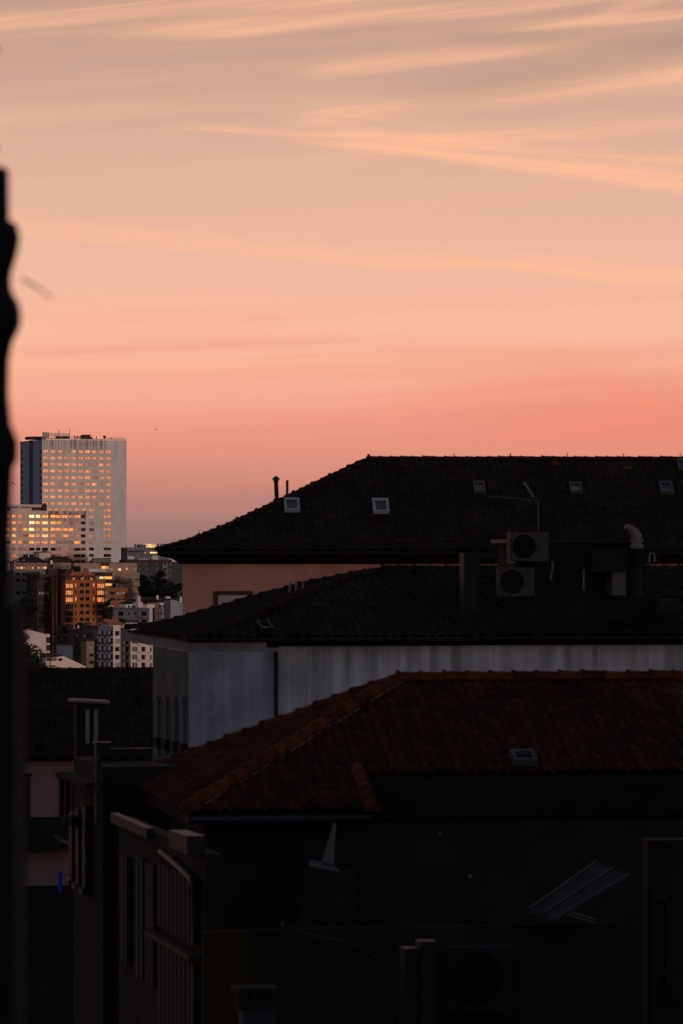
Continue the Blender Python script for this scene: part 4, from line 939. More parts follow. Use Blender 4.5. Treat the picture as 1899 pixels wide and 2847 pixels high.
def flue(F, P, R_, label, px, y0, y1, rad, cap, lean=0, v=None, name='flue_pipe', m=m_metal, e=None):
    vv = v; u, zb = F.front(px, y1, vv); _, zt_ = F.front(px, y0, vv); mb = MB()
    Fx = F.empty(name, label, 'flue pipe') if e is None else e
    mb.tube([(u + lean * .5, vv, zb - .6), (u - lean * .5, vv, zt_ - (.12 if cap else 0))], rad, 10); mb.build('pipe', m, Fx)
    if cap:
        c = MB(); x = u - lean * .5; c.lathe([(zt_ - .12, rad * 1.7), (zt_ - .06, rad * 1.7), (zt_ + .05, .01)], 10, 0, (x, vv, 0)); c.tube([(x, vv, zt_ - .2), (x, vv, zt_ - .13)], rad * 1.15, 8); c.build('cowl', m, Fx)
flue(F, P1, R1, 'stout flue pipe with conical cowl rising behind the far hip', 769.5, 1326, 1392, .085, True, .06, v=6.2)
flue(F, P1, R1, 'thin bare vent pipe just right of the cowled flue', 798.5, 1335, 1382, .052, False, 0, v=6.4)
uu, zz_ = R1, zf1(R1); mb = MB(); mb.lathe([(0, .1), (.06, .13), (.1, .05), (.14, .07), (.18, .01)], 10, 0, (R1, R1, zz_ + .05)); mb.build('ridge_finial', m_cap2, roof1)
for k in range(7):
    u = R1 + 3.3 + k * 2.2; mb = MB(); mb.tube([(u, R1, zz_ + .1), (u, R1, zz_ + .26)], .018, 5); mb.build('ridge_spike', m_metal, roof1)
u, z = F.front(554, 1500, 2); mb = MB(); mb.tube([(u, 3, z - .6), (u, 3, z + .35)], .012, 5); mb.build('aerial', m_metal, roof1)

# ---- second house: grey walls
F, R2, ze, zr = solve_back((356, 1749), 100, (1062, 1587), A0)
mid = F.empty('grey_walled_house', 'grey rendered house under the middle dark tiled roof', 'house')
def back_hip_z(px, py):      # run and height of the back hip where it is seen at a pixel
    lo_, hi_ = 0.0, R2
    for _ in range(40):
        r = (lo_ + hi_) / 2
        if F.pix(r, 2 * R2 - r, 0)[0] < px: lo_ = r
        else: hi_ = r
    d = (F.O + F.u * r + F.v * (2 * R2 - r)).y
    return (r, CZ + (HY - py) / FPX * d)
P2 = [(0, ze)] + [back_hip_z(*t) for t in ((440, 1740), (520, 1721), (700, 1669), (850, 1628))] + [(R2, zr)]
U2 = 17.0
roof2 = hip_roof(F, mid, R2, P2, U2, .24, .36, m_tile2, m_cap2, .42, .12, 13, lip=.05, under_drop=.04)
o2 = F.front(525, 1900, 0)[0]
for _ in range(6): o2 = F.front(525, 1900, o2)[0]
ztw = F.front(600, 1812, o2)[1]
mb = MB(); us = F.front(772, 1900, o2)[0]
hole_panel(mb, (o2, o2, 0), (1, 0, 0), (0, 1, 0), us - o2, 0, ztw, [], .2, 0)
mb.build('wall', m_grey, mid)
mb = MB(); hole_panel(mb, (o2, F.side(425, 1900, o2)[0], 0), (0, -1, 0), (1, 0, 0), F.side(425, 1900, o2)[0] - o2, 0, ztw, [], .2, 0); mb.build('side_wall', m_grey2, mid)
us2 = F.front(772, 1900, .55)[0]
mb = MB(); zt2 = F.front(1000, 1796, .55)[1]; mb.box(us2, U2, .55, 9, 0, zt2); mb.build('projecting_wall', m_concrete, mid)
mb = MB(); mb.box(.25, us2 - .35, .3, o2 - .003, F.front(600, 1811, .3)[1], F.front(600, 1784, .3)[1]); mb.box(.25, o2 - .003, o2, 14, F.front(600, 1811, .3)[1], F.front(600, 1784, .3)[1]); mb.build('eave_cornice', m_cornice, mid)
mb = MB(); q = rect(F, (730, 1800, 764, 1836), 'front', .5); mb.box(q[0], q[1], .5, o2 - .01, q[2], q[3]); mb.build('corbel', m_cornice, mid)
mb = MB(); mb.tube([(-.03, -.04, ze - .05), (U2, -.04, ze - .05)], .05, 8); mb.build('gutter', m_metal, mid)
mb = MB(); ud = F.front(768, 1900, o2 - .1)[0]; mb.tube([(ud, o2 - .1, ztw), (ud, o2 - .1, 8)], .05, 8); mb.build('downpipe', m_metal, mid)
# vertical pipes with dark sockets on the shaded side wall
for i, px in enumerate((439, 462, 486, 508)):
    v_, z1 = F.side(px, 1942 + i * 1.5, o2 - .08); _, z0 = F.side(px, 2230, o2 - .08)
    mb = MB(); mb.tube([(o2 - .08, v_, z0), (o2 - .08, v_, z1)], .055, 8); d = mb.build('wall_pipe', m_cornice, mid)
    mb = MB(); mb.box(o2 - .16, o2 - .05, v_ - .12, v_ + .12, z1 - .02, z1 + .1); mb.build('pipe_head', m_pale, d)
    for ya, yb in ((2050 + i * 6, 2078 + i * 6),) + (((2112 + i * 4, 2123 + i * 4),) if i < 2 else ()):
        _, a = F.side(px, yb, o2 - .1); _, b = F.side(px, ya, o2 - .1); mb = MB(); mb.box(o2 - .17, o2 - .02, v_ - .35, v_ + .35, a, b); mb.build('pipe_socket', m_dark, d)
skylight(F, P2, R2, roof2, 728, 1746, 762, 1768, 0, fm=m_metal)
# pale pipe stubs on the hip
mb = None
for i, (px, y0, y1, ln_) in enumerate(((802, 1617, 1640, .12), (822, 1618, 1636, .03), (840, 1619, 1634, .05))):
    flue(F, P2, R2, ('leftmost and tallest', 'middle', 'rightmost')[i] + ' of three short pale pipe stubs on the middle roof hip', px, y0, y1, .03, False, -ln_, v=5.4, name='pipe_stub', m=m_pale)

# roof plant on the second house
Fp = Frame(1290, 95, A0)
pl = Fp.empty('rooftop_plant_room', 'dark rooftop plant room carrying the two fan units', 'plant room')
mb = MB(); a = Fp.front(1500, 1510, 1.0); b = Fp.front(1795, 1510, 1.0); zl = 18.0
mb.box(a[0] - .6, b[0], 1.0, 3.2, zl, a[1]); mb.build('wall', m_dark, pl)
mb = MB(); mb.box(a[0] - .75, b[0] + .15, .85, 3.35, a[1] + .003, a[1] + .1); mb.build('flat_roof', m_metal, pl)
q = rect(Fp, (1290, 1537, 1332, 1700), 'front', .2); mb = MB(); mb.box(q[0], q[1], .2, .75, q[2], q[3]); mb.build('side_duct', mat('blue_grey_metal', (.02, .026, .032), .5, .2, 3), pl)
q = rect(Fp, (1332.5, 1537, 1378, 1552), 'front', .25); mb = MB(); mb.box(q[0], q[1], .25, .7, q[2], q[3]); mb.build('duct_arm', MATS['blue_grey_metal'], pl)
def ac_unit(F, x0, y0, x1, y1, v, label, m=m_ac, fanx=.36, group='fan units of the air conditioning'):
    q = rect(F, (x0, y0, x1, y1), 'front', v); W, Hh = q[1] - q[0], q[3] - q[2]; dp = .36
    e = bpy.data.objects.new('air_conditioner', None); COL.objects.link(e); e.empty_display_size = .3
    p = F.O + F.u * q[0] + F.v * v; e.location = (p.x, p.y, q[2]); e.rotation_euler = (0, 0, F.a); tag(e, label, 'air conditioner', group)
    mb = MB(); cxf, czf, rf = W * fanx, Hh * .5, Hh * .42; n = 24
    ring = [(cxf + math.cos(2 * math.pi * k / n) * rf, 0, czf + math.sin(2 * math.pi * k / n) * rf) for k in range(n)]
    # front plate with a round hole
    outer = []
    for k in range(n):
        t = 2 * math.pi * k / n; c_, s_ = math.cos(t), math.sin(t)
        sc_ = min(((W - cxf) if c_ > 0 else cxf) / max(abs(c_), 1e-6), (Hh - czf if s_ > 0 else czf) / max(abs(s_), 1e-6)); outer.append((cxf + c_ * sc_, 0, czf + s_ * sc_))
    for k in range(n): mb.poly([outer[k], outer[(k + 1) % n], ring[(k + 1) % n], ring[k]])
    for cx_, cz_ in ((0, 0), (W, 0), (W, Hh), (0, Hh)):
        ks = sorted(range(n), key=lambda k: (outer[k][0] - cx_) ** 2 + (outer[k][2] - cz_) ** 2)[:2]; mb.poly([(cx_, 0, cz_), outer[ks[0]], outer[ks[1]]])
    for k in range(n): mb.poly([ring[k], ring[(k + 1) % n], tuple(Vector(ring[(k + 1) % n]) + Vector((0, .12, 0))), tuple(Vector(ring[k]) + Vector((0, .12, 0)))], 1)
    mb.poly([tuple(Vector(r_) + Vector((0, .12, 0))) for r_ in ring], 1)
    for pts in ([(0, 0, 0), (0, dp, 0), (0, dp, Hh), (0, 0, Hh)], [(W, 0, 0), (W, dp, 0), (W, dp, Hh), (W, 0, Hh)], [(0, 0, Hh), (W, 0, Hh), (W, dp, Hh), (0, dp, Hh)], [(0, 0, 0), (W, 0, 0), (W, dp, 0), (0, dp, 0)], [(0, dp, 0), (W, dp, 0), (W, dp, Hh), (0, dp, Hh)]): mb.poly(pts)
    mb.build('case', [m, m_dark], e)
    mb = MB()
    for k in range(5):
        t = 2 * math.pi * k / 5 + .3; mb.prism([(cxf, .07, czf), (cxf + math.cos(t) * rf * .9, .05, czf + math.sin(t) * rf * .9), (cxf + math.cos(t + .7) * rf * .85, .1, czf + math.sin(t + .7) * rf * .85)], (0, .01, 0))
    mb.build('fan', m_dark, e)
    mb = MB()
    for k in range(1, 5): 
        rr = rf * k / 4.5; pts = [(cxf + math.cos(2 * math.pi * j / 20) * rr, -.015, czf + math.sin(2 * math.pi * j / 20) * rr) for j in range(21)]; mb.tube(pts, .004, 4, caps=False)
    mb.build('grille', m_metal, e)
    for x in (W * .12, W * .8):
        mb = MB(); mb.box(x, x + .05, .0, .75, -.05, -.003); mb.build('bracket', m_metal, e)
    return e
ac_unit(Fp, 1418, 1480, 1526, 1560, .25, 'upper pale fan unit on the dark rooftop plant room')
ac_unit(Fp, 1388, 1578, 1487, 1658, .15, 'lower fan unit set left, below the other on the rooftop')
q = Fp.front(1535, 1560, .3); q2 = Fp.front(1530, 1613, .3); mb = MB(); mb.tube([(q[0], .3, q[1]), (q[0] + .02, .3, q[1] - .2), (q2[0], .3, q2[1] + .1), (q2[0] + .04, .3, q2[1])], .022, 6)
o = mb.build('hose', m_pale); o.location = (Fp.O.x, Fp.O.y, 0); o.rotation_euler = (0, 0, Fp.a); tag(o, 'kinked pale hose hanging beside the two fan units', 'hose')
q = rect(Fp, (1648, 1530, 1745, 1590), 'front', .3); mb = MB(); mb.box(q[0], q[1], .3, .99, q[2], q[3]); mb.build('cabinet_hood', MATS['blue_grey_metal'], pl)
q = rect(Fp, (1703, 1590.5, 1740, 1655), 'front', .35); mb = MB(); mb.box(q[0], q[1], .35, .99, q[2], q[3]); mb.build('cabinet', mat('grey_cabinet', (.16, .16, .17), .6, .15, 3), pl)
q = rect(Fp, (1621, 1583, 1625, 1640), 'front', .35); mb = MB(); mb.box(q[0], q[1], .35, .4, q[2], q[3]); mb.build('post', m_cornice, pl)
fe = Fp.empty('flue_elbow', 'pale bent flue elbow with two collars on a dark duct', 'flue pipe')
pts = [Fp.front(x, y, .3) for x, y in ((1738, 1464), (1752, 1470), (1764, 1480), (1770, 1492), (1771, 1525))]
mb = MB(); mb.tube([(u, .3, z) for u, z in pts], [.07, .1, .125, .135, .125], 12); mb.build('elbow', m_pale, fe, True)
for y in (1503, 1519): u, z = Fp.front(1771, y, .3); mb = MB(); mb.lathe([(-.04, .15), (-.02, .165), (.02, .165), (.04, .15)], 14, 0, (u, .3, z)); mb.build('collar', m_pale, fe, True)
u, z = Fp.front(1771, 1526, .3); _, z0 = Fp.front(1771, 1660, .3); mb = MB(); mb.tube([(u, .3, z), (u, .3, z0)], .13, 12); mb.build('duct', MATS['blue_grey_metal'], fe, True)
pts = [Fp.front(x, y, .2) for x, y in ((1804, 1564), (1806, 1545), (1810, 1538), (1818, 1538), (1820, 1545), (1820, 1562))]
mb = MB(); mb.tube([(u, .2, z) for u, z in pts], .03, 7); o = mb.build('vent_loop', m_pale); o.location = (Fp.O.x, Fp.O.y, 0); o.rotation_euler = (0, 0, Fp.a); tag(o, 'small pale inverted U vent pipe right of the flue elbow', 'vent pipe')
q = rect(Fp, (1826, 1668, 1890, 1708), 'front', .2); mb = MB(); mb.box(q[0], q[1], .2, .8, q[2], q[3]); o = mb.build('roof_box', MATS['blue_grey_metal']); o.location = (Fp.O.x, Fp.O.y, 0); o.rotation_euler = (0, 0, Fp.a); tag(o, 'dim blue grey roof box at the right edge', 'roof box')
an = Fp.empty('tv_antenna', 'thin rooftop antenna with slanting pale boom above the fan units', 'antenna')
a, b = Fp.front(1457, 1341, .6), Fp.front(1483, 1382, .6); mb = MB(); mb.tube([(a[0], .6, a[1]), (b[0], .6, b[1])], .03, 6); mb.build('boom', m_pale, an)
a, b = Fp.front(1496, 1390, .7), Fp.front(1497, 1500, .7); mb = MB(); mb.tube([(a[0], .7, a[1]), (b[0], .7, b[1] - .3)], .016, 6); mb.build('mast', m_steel, an)
a, b = Fp.front(1364, 1380, .7), Fp.front(1498, 1392, .7); mb = MB(); mb.tube([(a[0], .7, a[1]), (b[0], .7, b[1])], .02, 6)
for k in range(7): p = Vector((a[0], .7, a[1])).lerp(Vector((b[0], .7, b[1])), k / 8); mb.tube([p + Vector((0, -.25, 0)), p + Vector((0, .25, 0))], .008, 4)
mb.build('elements', m_steel, an)

# ---- third house: nearest tiled roof
F, R3, ze, zr = solve_roof((522, 2256), 60, (1105, 1894))
near = F.empty('orange_tiled_house', 'nearest house with worn orange tiled hip roof', 'house')
P3 = [(0, ze), (R3, zr)]; zf3 = prof_fn(P3); U3 = 11.5; TW, TE = .18, .27
uv = roof_pt(F, P3, R3, 1000, 2170)[0]
cut = lambda r, u: u > uv and r < R3 * .2
ub = MB(); V1 = 2 * R3; d_ = .06; rc = R3 * .2
ub.poly([(0, 0, ze - d_), (uv, 0, ze - d_), (uv, rc, zf3(rc) - d_), (rc, rc, zf3(rc) - d_)]); ub.poly([(rc, rc, zf3(rc) - d_), (U3, rc, zf3(rc) - d_), (U3, R3, zr - d_), (R3, R3, zr - d_)])
ub.poly([(0, V1, ze - d_), (0, 0, ze - d_), (R3, R3, zr - d_)]); ub.poly([(U3, V1, ze - d_), (0, V1, ze - d_), (R3, R3, zr - d_), (U3, R3, zr - d_)])
for pts in ([(0, 0), (uv, 0)], [(uv, 0), (uv, rc)], [(uv, rc), (U3, rc)], [(0, V1), (0, 0)]):
    (a, b), (c, d) = pts; za, zb_ = ze + (zf3(b) - ze if b < R3 else 0), ze + (zf3(d) - ze if d < R3 else 0)
    ub.poly([(a, b, za - d_), (c, d, zb_ - d_), (c, d, ze - .2), (a, b, ze - .2)])
ub.poly([(0, 0, ze - .2), (uv, 0, ze - .2), (uv, V1, ze - .2), (0, V1, ze - .2)]); ub.poly([(uv, rc, ze - .2), (U3, rc, ze - .2), (U3, V1, ze - .2), (uv, V1, ze - .2)])
ub.box(R3 - .05, U3, R3 - .07, R3 + .07, zr - .12, zr + .11)
roof3 = ub.build('roof', m_under, near)
# individual tiles nearest the camera / largest in view, the rest in one mesh
rowsr = []; r = 0.0
while r < R3 - .1: rowsr.append(r); r += TE
cells = [(rr, k) for rr in rowsr for k in range(math.ceil((rr - .05) / TW), int(U3 / TW)) if not cut(rr, k * TW)]
vis = [c for c in cells if F.pix(c[1] * TW, c[0], zf3(c[0]))[0] < 1910]
vis.sort(key=lambda c: c[0]); single = set(vis[:300]); single_k = set((round(c[0] / TE), c[1]) for c in single)
mbt = MB(); tiled_slope(P3, TW, TE, lambda r: r - .05, lambda r: U3, lambda r, s_, z: (s_, r, z), R3, mbt, wave=.038, skip=lambda r, u: cut(r, u) or (round(r / TE), round(u / TW)) in single_k, seed=21)
tiled_slope(P3, TW, TE, lambda r: r - .05, lambda r: V1 - r + .05, lambda r, s_, z: (r, s_, z), R3, mbt, seed=22, wave=.038)
tag(mbt.build('roof_tiles', TM['terracotta_tile'](), roof3), kind='stuff')
one = MB(); slp = math.atan2(zr - ze, R3); zloc = [(0, 0), (TE * 1.2, (zr - ze) / R3 * TE * 1.2)]
tiled_slope(zloc, TW, TE, lambda r: 0, lambda r: TW * 1.01, lambda r, s_, z: (s_, r, z), TE, one, seed=3, wave=.038, mixed=False)
tmes = [one.mesh('roof_tile', q) for q in (m_tile, m_tile, m_tile_d, m_tile_l)]; rnd = random.Random(5)
for rr, k in sorted(single):
    o = link('roof_tile', rnd.choice(tmes), roof3, (k * TW + rnd.uniform(-.008, .008), rr + rnd.uniform(-.015, .015), zf3(rr) + rnd.uniform(0, .014))); o.rotation_euler = (rnd.uniform(-.02, .02), rnd.uniform(-.02, .02), rnd.uniform(-.025, .025))
cap_line(roof3, hip_points(P3, R3, 1), .40, .125, m_cap, 'hip_tile', 31, lift=.05); cap_line(roof3, hip_points(P3, R3, -1, V1), .40, .125, m_cap, 'hip_tile', 32, lift=.03)
cap_line(roof3, [(R3, R3, zr), (U3, R3, zr)], .40, .125, m_cap, 'ridge_tile', 33, lift=.04)
cap_line(roof3, [(uv, -.15, zf3(0) - .05), (uv, R3 * .33, zf3(R3 * .33))], .30, .11, m_cap, 'verge_tile', 34, lift=.05)
# mortar fillet along the front hip
hp = [Vector(p) for p in hip_points(P3, R3, 1)]; m_mortar = mat('mortar', (.13, .115, .10), .95, .5, 6)
for k in range(26):
    if k in (3, 4, 9, 15, 20): continue
    p = hp[0].lerp(hp[-1], k / 26) + Vector((.13, -.06, .03)); q_ = hp[0].lerp(hp[-1], (k + .9) / 26) + Vector((.13, -.06, .03))
    mb = MB(); mb.tube([p, q_], .016 + .014 * ((k * 7) % 5) / 4, 6); mb.build('mortar_fillet', m_mortar, roof3)
skylight(F, P3, R3, roof3, 1427, 2113, 1493, 2143, 0, fm=m_dimframe)
mb = MB(); mb.box(.4, U3, .95, V1 - .4, 0, ze - .21); mb.build('wall', m_brownwall, near)
mb = MB(); mb.tube([(-.02, -.05, ze - .13), (uv, -.05, ze - .13)], .06, 8); mb.build('gutter', mat('zinc_gutter', (.04, .05, .056), .5, .2, 3, metal=.4), near)
# court wall parts below the cut eave
mb = MB(); mb.box(uv + .05, U3, rc + .15, rc + .4, 6, zf3(rc) - .25); mb.build('court_wall', m_dark, near)
for px, py, w_, h_ in ((1159, 2190, 8, 22), (1209, 2259, 7, 9), (1222, 2317, 8, 6), (1306, 2437, 8, 8)):
    q = rect(F, (px - w_ / 2, py - h_ / 2, px + w_ / 2, py + h_ / 2), 'front', rc + .1); mb = MB(); mb.box(q[0], q[1], rc + .05, rc + .145, q[2], q[3]); mb.build('wall_fixing', m_pale, near)
# pinnacle on a slab
pn = F.empty('roof_pinnacle', 'pale tapering metal pinnacle standing on a small slab', 'pinnacle')
u, zb = F.front(915, 2400, -.9); _, zt = F.front(925, 2288, -.9); mb = MB(); mb.tube([(u - .02, -.9, zb), (u + .1, -.85, zt)], [.10, .02], 10); mb.build('spike', mat('dull_zinc', (.14, .15, .16), .5, .2, 4), pn)
q = rect(F, (858, 2403, 942, 2424), 'front', -1.1); mb = MB(); mb.prism([(q[0], -1.1, q[2] + .09), (q[1], -1.1, q[2]), (q[1] - .05, -.7, q[2] + .06), (q[0] + .1, -.7, q[2] + .13)], (0, 0, .03)); mb.build('slab', MATS['dull_zinc'], pn)
mb = MB(); q = rect(F, (868, 2427, 990, 2700), 'front', -1.05); mb.box(q[0], q[1], -1.05, .3, 4, q[3]); mb.build('pier', m_brownwall, pn)

# ---- fourth: street facade below left, yard wall
F4 = Frame(572, 50, 12)
fac = F4.empty('street_facade_house', 'dark narrow house with corrugated panels facing the street at lower left', 'house')
v1, _ = F4.side(330, 2290); zt4 = F4.side(500, 2345)[1]
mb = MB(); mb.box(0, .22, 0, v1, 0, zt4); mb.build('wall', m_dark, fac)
m_panel = mat('corrugated_panel', (.045, .051, .057), .7, .2, 2, .2); m_zinc = mat('zinc_trim', (.034, .04, .045), .5, .25, 3, metal=.3)
def panel(x0, x1, y0f, y1f, n=7, nm='corrugated_panel', m=m_panel):
    va = F4.side(x1, 2400)[0]; vb = F4.side(x0, 2400)[0]; z0 = F4.side((x0 + x1) / 2, y1f)[1]; z1 = F4.side((x0 + x1) / 2, y0f)[1]
    mb = MB()
    for k in range(n):
        a = va + (vb - va) * k / n; b = va + (vb - va) * (k + .62) / n; mb.box(-.09, -.02, a, b, z0, z1)
    mb.box(-.03, -.003, va, vb, z0, z1); return mb.build(nm, m, fac)
panel(350, 368, 2380, 2680, 2); panel(390, 412, 2380, 2720, 2); panel(418, 442, 2400, 2740, 3); panel(452, 556, 2420, 2600, 9); panel(452, 556, 2650, 2900, 9)
va, vb = F4.side(566, 2400)[0], F4.side(440, 2400)[0]; zc = F4.side(500, 2632)[1]; mb = MB(); mb.box(-.2, -.003, va, vb, zc, zc + .07); mb.build('string_course', m_zinc, fac)
va, vb = F4.side(430, 2300)[0], F4.side(330, 2300)[0]; zc = F4.side(380, 2308)[1]; mb = MB(); mb.box(-.12, -.003, va, vb, zc, zc + .14); mb.build('cornice', m_zinc, fac)
q = rect(F4, (430, 2295, 572, 2345), 'side', 0); mb = MB(); mb.prism([(-.25, 0.0, q[3]), (-.25, F4.side(520, 2300)[0], q[3] - .02), (-.25, F4.side(520, 2300)[0], q[2]), (-.25, 0.0, q[2])], (.245, 0, 0)); mb.build('flashing_box', m_zinc, fac)
pts = [(-.12, F4.side(x, y)[0], F4.side(x, y)[1]) for x, y in ((470, 2368), (520, 2410), (558, 2446), (564, 2465), (564, 2660))]
mb = MB(); mb.tube(pts, .04, 8); mb.build('downpipe', m_zinc, fac)
F5 = Frame(286, 66, 12)
fac2 = F5.empty('pilaster_house', 'dim house with three pale pilasters, further down the street', 'house')
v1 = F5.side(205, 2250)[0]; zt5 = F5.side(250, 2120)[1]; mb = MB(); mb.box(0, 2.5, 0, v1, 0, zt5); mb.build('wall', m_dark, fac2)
for px in (217, 235, 254):
    q = rect(F5, (px - 4, 2250 - (px - 235) * .5, px + 4, 2455 + (px - 235) * .6), 'side', 0); mb = MB(); mb.box(-.14, -.003, q[0], q[1], q[2], q[3]); d = mb.build('pilaster', m_zinc, fac2)
    mb = MB(); mb.box(-.2, -.0, q[0] - .08, q[1] + .08, q[2] - .1, q[2] - .003); mb.build('pilaster_base', m_zinc, d)
    if px < 250: qq = rect(F5, (px + 2, 2268, px + 10, 2295), 'side', 0); mb = MB(); mb.box(-.3, -.0, qq[0], qq[1], qq[2], qq[3]); mb.build('lantern_bracket', m_dark, fac2)
q = rect(F5, (267, 2108, 279, 2290), 'front', -.2); mb = MB(); mb.box(q[0], q[1], -.25, -.003, q[2], q[3]); mb.build('corner_post', m_panel, fac2)
q = rect(F5, (205, 2160, 286, 2190), 'side', 0); mb = MB(); mb.box(-.3, .1, q[0], q[1], q[2] + .1, q[3]); mb.build('cornice', m_brownwall, fac2)
# chimney with pale slab cap on the dark roof
F6 = Frame(206, 74, A0)
ch = F6.empty('slab_capped_chimney', 'wide dark chimney with thin pale slab cap over the dark roof', 'chimney')
u1, zt = F6.front(302, 1958); mb = MB(); mb.box(.05, u1 - .05, 0, .6, 8, zt); mb.build('stack', m_brownwall, ch)
mb = MB(); mb.prism([(-.05, -.1, zt + .05), (u1 + .02, -.1, zt + .01), (u1 + .02, .7, zt + .01), (-.05, .7, zt + .05)], (0, 0, .05)); mb.build('slab_cap', m_pale, ch)
for x in (.22, .38): mb = MB(); mb.box(x, x + .07, -.06, -.003, zt - .75, zt - .1); mb.build('flue_rib', m_cornice, ch)
F7 = Frame(268, 68, A0)
c2 = F7.empty('small_block_chimney', 'small blue grey block chimney beside long low parapet', 'chimney')
q = rect(F7, (268, 2070, 306, 2106), 'front'); mb = MB(); mb.box(q[0], q[1], 0, .3, q[2], q[3]); mb.build('block', MATS['blue_grey_metal'], c2); mb = MB(); mb.box(q[0] - .03, q[1] + .03, -.03, .33, q[3] + .002, q[3] + .04); mb.build('cap', m_zinc, c2)
mb = MB(); a = F7.front(307, 2080)[0]; b = F7.front(425, 2080)[0]; mb.box(a, b, .1, .3, F7.front(350, 2104)[1], F7.front(350, 2082)[1]); mb.build('parapet', MATS['blue_grey_metal'], c2); mb = MB(); mb.box(q[0] + .02, b, .12, .28, 6, q[2] - .003); mb.build('wall', m_dark, c2)

# ---- street end house: black roof, pink wall
F8 = Frame(20, 128, 6)
eh = F8.empty('street_end_house', 'pink house closing the street under a broad black roof', 'house')
u1 = F8.front(475, 2100)[0]; zr8 = F8.front(200, 1869, 4)[1]; ze8 = F8.front(200, 2108)[1]
mb = MB(); mb.prism([(-2, -.5, ze8), (-2, 4, zr8), (-2, 9, ze8)], (u1 + 2, 0, 0)); rf8 = mb.build('roof', m_under, eh)
mb = MB(); P8 = [(0, ze8 + .05), (4.5, zr8 + .05)]; tiled_slope(P8, .24, .36, lambda r: -2, lambda r: u1, lambda r, s_, z: (s_, r - .5, z), 4.5, mb, seed=41); tag(mb.build('roof_tiles', TM['weathered_tile'](), rf8), kind='stuff')
cap_line(rf8, [(-2, 4, zr8 + .05), (u1, 4, zr8 + .05)], .42, .12, m_cap2, 'ridge_tile', 44)
q1 = rect(F8, (40, 2160, 72, 2276), 'front', 0); q2 = rect(F8, (163, 2160, 200, 2276), 'front', 0)
mb = MB(); hole_panel(mb, (-2, 0, 0), (1, 0, 0), (0, 1, 0), F8.front(430, 2100)[0] + 2, 0, ze8, [(q1[0] + 2, q1[1] + 2, q1[2], q1[3]), (q2[0] + 2, q2[1] + 2, q2[2], q2[3])], .25, 0)
mb.build('wall', mat('dim_pink_render', (.36, .26, .25), .9, .12, .8, .08), eh)
for q in (q1, q2):
    window(eh, (0, 0, 0), (1, 0, 0), (0, 1, 0), q, .22, 'D', m_frs, 1)
    mb = MB(); mb.box(q[0] - .08, q[1] + .2, -.1, -.003, q[3] + .002, q[3] + .12); mb.build('window_hood', m_dark, eh)
    mb = MB(); mb.box(q[1] + .003, q[1] + .15, -.06, -.003, q[2], q[3]); mb.build('window_jamb', m_dark, eh)
q = rect(F8, (30, 2277, 205, 2362), 'front', -1.0); mb = MB(); mb.box(q[0], q[1], -1.0, -.003, q[2], q[3]); mb.build('balcony', m_dark, eh)
q = rect(F8, (30, 2468, 205, 2900), 'front', -.8); mb = MB(); mb.box(q[0], q[1], -.8, -.003, 0, q[3]); mb.build('street_shade_box', m_dark, eh)  # dark box added where the street wall lies in shade
sg = Frame(148, 92, 12); m_bs = mat('blue_sign', (.01, .045, .42), .5, .05); m_bs.node_tree.nodes['Principled BSDF'].inputs['Emission Color'].default_value = (.005, .03, .5, 1); m_bs.node_tree.nodes['Principled BSDF'].inputs['Emission Strength'].default_value = .02
o = sg.empty('hanging_sign', 'narrow blue sign board hanging over the dark street', 'sign')
q = rect(sg, (163, 2424, 173, 2482), 'front'); mb = MB(); mb.box(q[0], q[1], 0, .05, q[2], q[3]); mb.build('board', mat('blue_sign', (.01, .045, .42), .5, .05), o); mb = MB(); mb.tube([(q[0], .02, q[3] - .1), (q[0] + .5, .6, q[3] - .1)], .012, 6); mb.build('bracket', m_metal, o)
F9 = Frame(172, 88, 14); o = F9.empty('street_canopy', 'dark canopy with thin pale edge jutting over the street', 'canopy')
a, b = F9.front(172, 2338), F9.front(208, 2357); mb = MB(); mb.prism([(a[0], 0, a[1]), (b[0], 0, b[1]), (b[0], 1.2, b[1] + .1), (a[0], 1.2, a[1] + .1)], (0, 0, -.1)); mb.build('canopy_board', m_dark, o)
mb = MB(); mb.tube([(a[0], -.02, a[1] + .01), (b[0], -.02, b[1] + .01)], .014, 6); mb.build('edge_strip', mat('pink_edge_strip', (.5, .33, .31), .6, .1), o)

# ---- yard in the lower right
F10 = Frame(575, 46, A0)
yd = F10.empty('yard_building', 'low dark yard building with ochre end wall at the bottom', 'building')
u1 = F10.front(1899, 2700)[0] + 2; zt = F10.front(700, 2600)[1]
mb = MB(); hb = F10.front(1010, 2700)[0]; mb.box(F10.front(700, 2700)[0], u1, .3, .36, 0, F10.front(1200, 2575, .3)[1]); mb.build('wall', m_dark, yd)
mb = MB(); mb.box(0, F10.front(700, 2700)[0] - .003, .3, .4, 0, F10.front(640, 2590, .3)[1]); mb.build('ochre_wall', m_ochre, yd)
pts = [F10.front(x, y, 0) for x, y in ((785, 2568), (850, 2598), (925, 2614), (955, 2618), (1010, 2640), (1050, 2668), (1078, 2690), (1086, 2712), (1088, 2860))]
mb = MB(); mb.tube([(u, 0, z) for u, z in pts], .022, 6); o = mb.build('drain_pipe', m_zinc); o.location = (F10.O.x, F10.O.y, 0); o.rotation_euler = (0, 0, F10.a); tag(o, 'thin curved grey pipe arching across the dark yard wall', 'pipe')
F11 = Frame(650, 43, A0); o = F11.empty('low_chimney', 'squat pale chimney with dark louvred cap at the bottom edge', 'chimney')
q = rect(F11, (676, 2802, 768, 2900), 'front'); mb = MB(); mb.box(q[0], q[1], 0, .36, 8, q[3]); mb.build('stack', mat('pale_stack', (.06, .07, .08), .8, .15, 3), o)
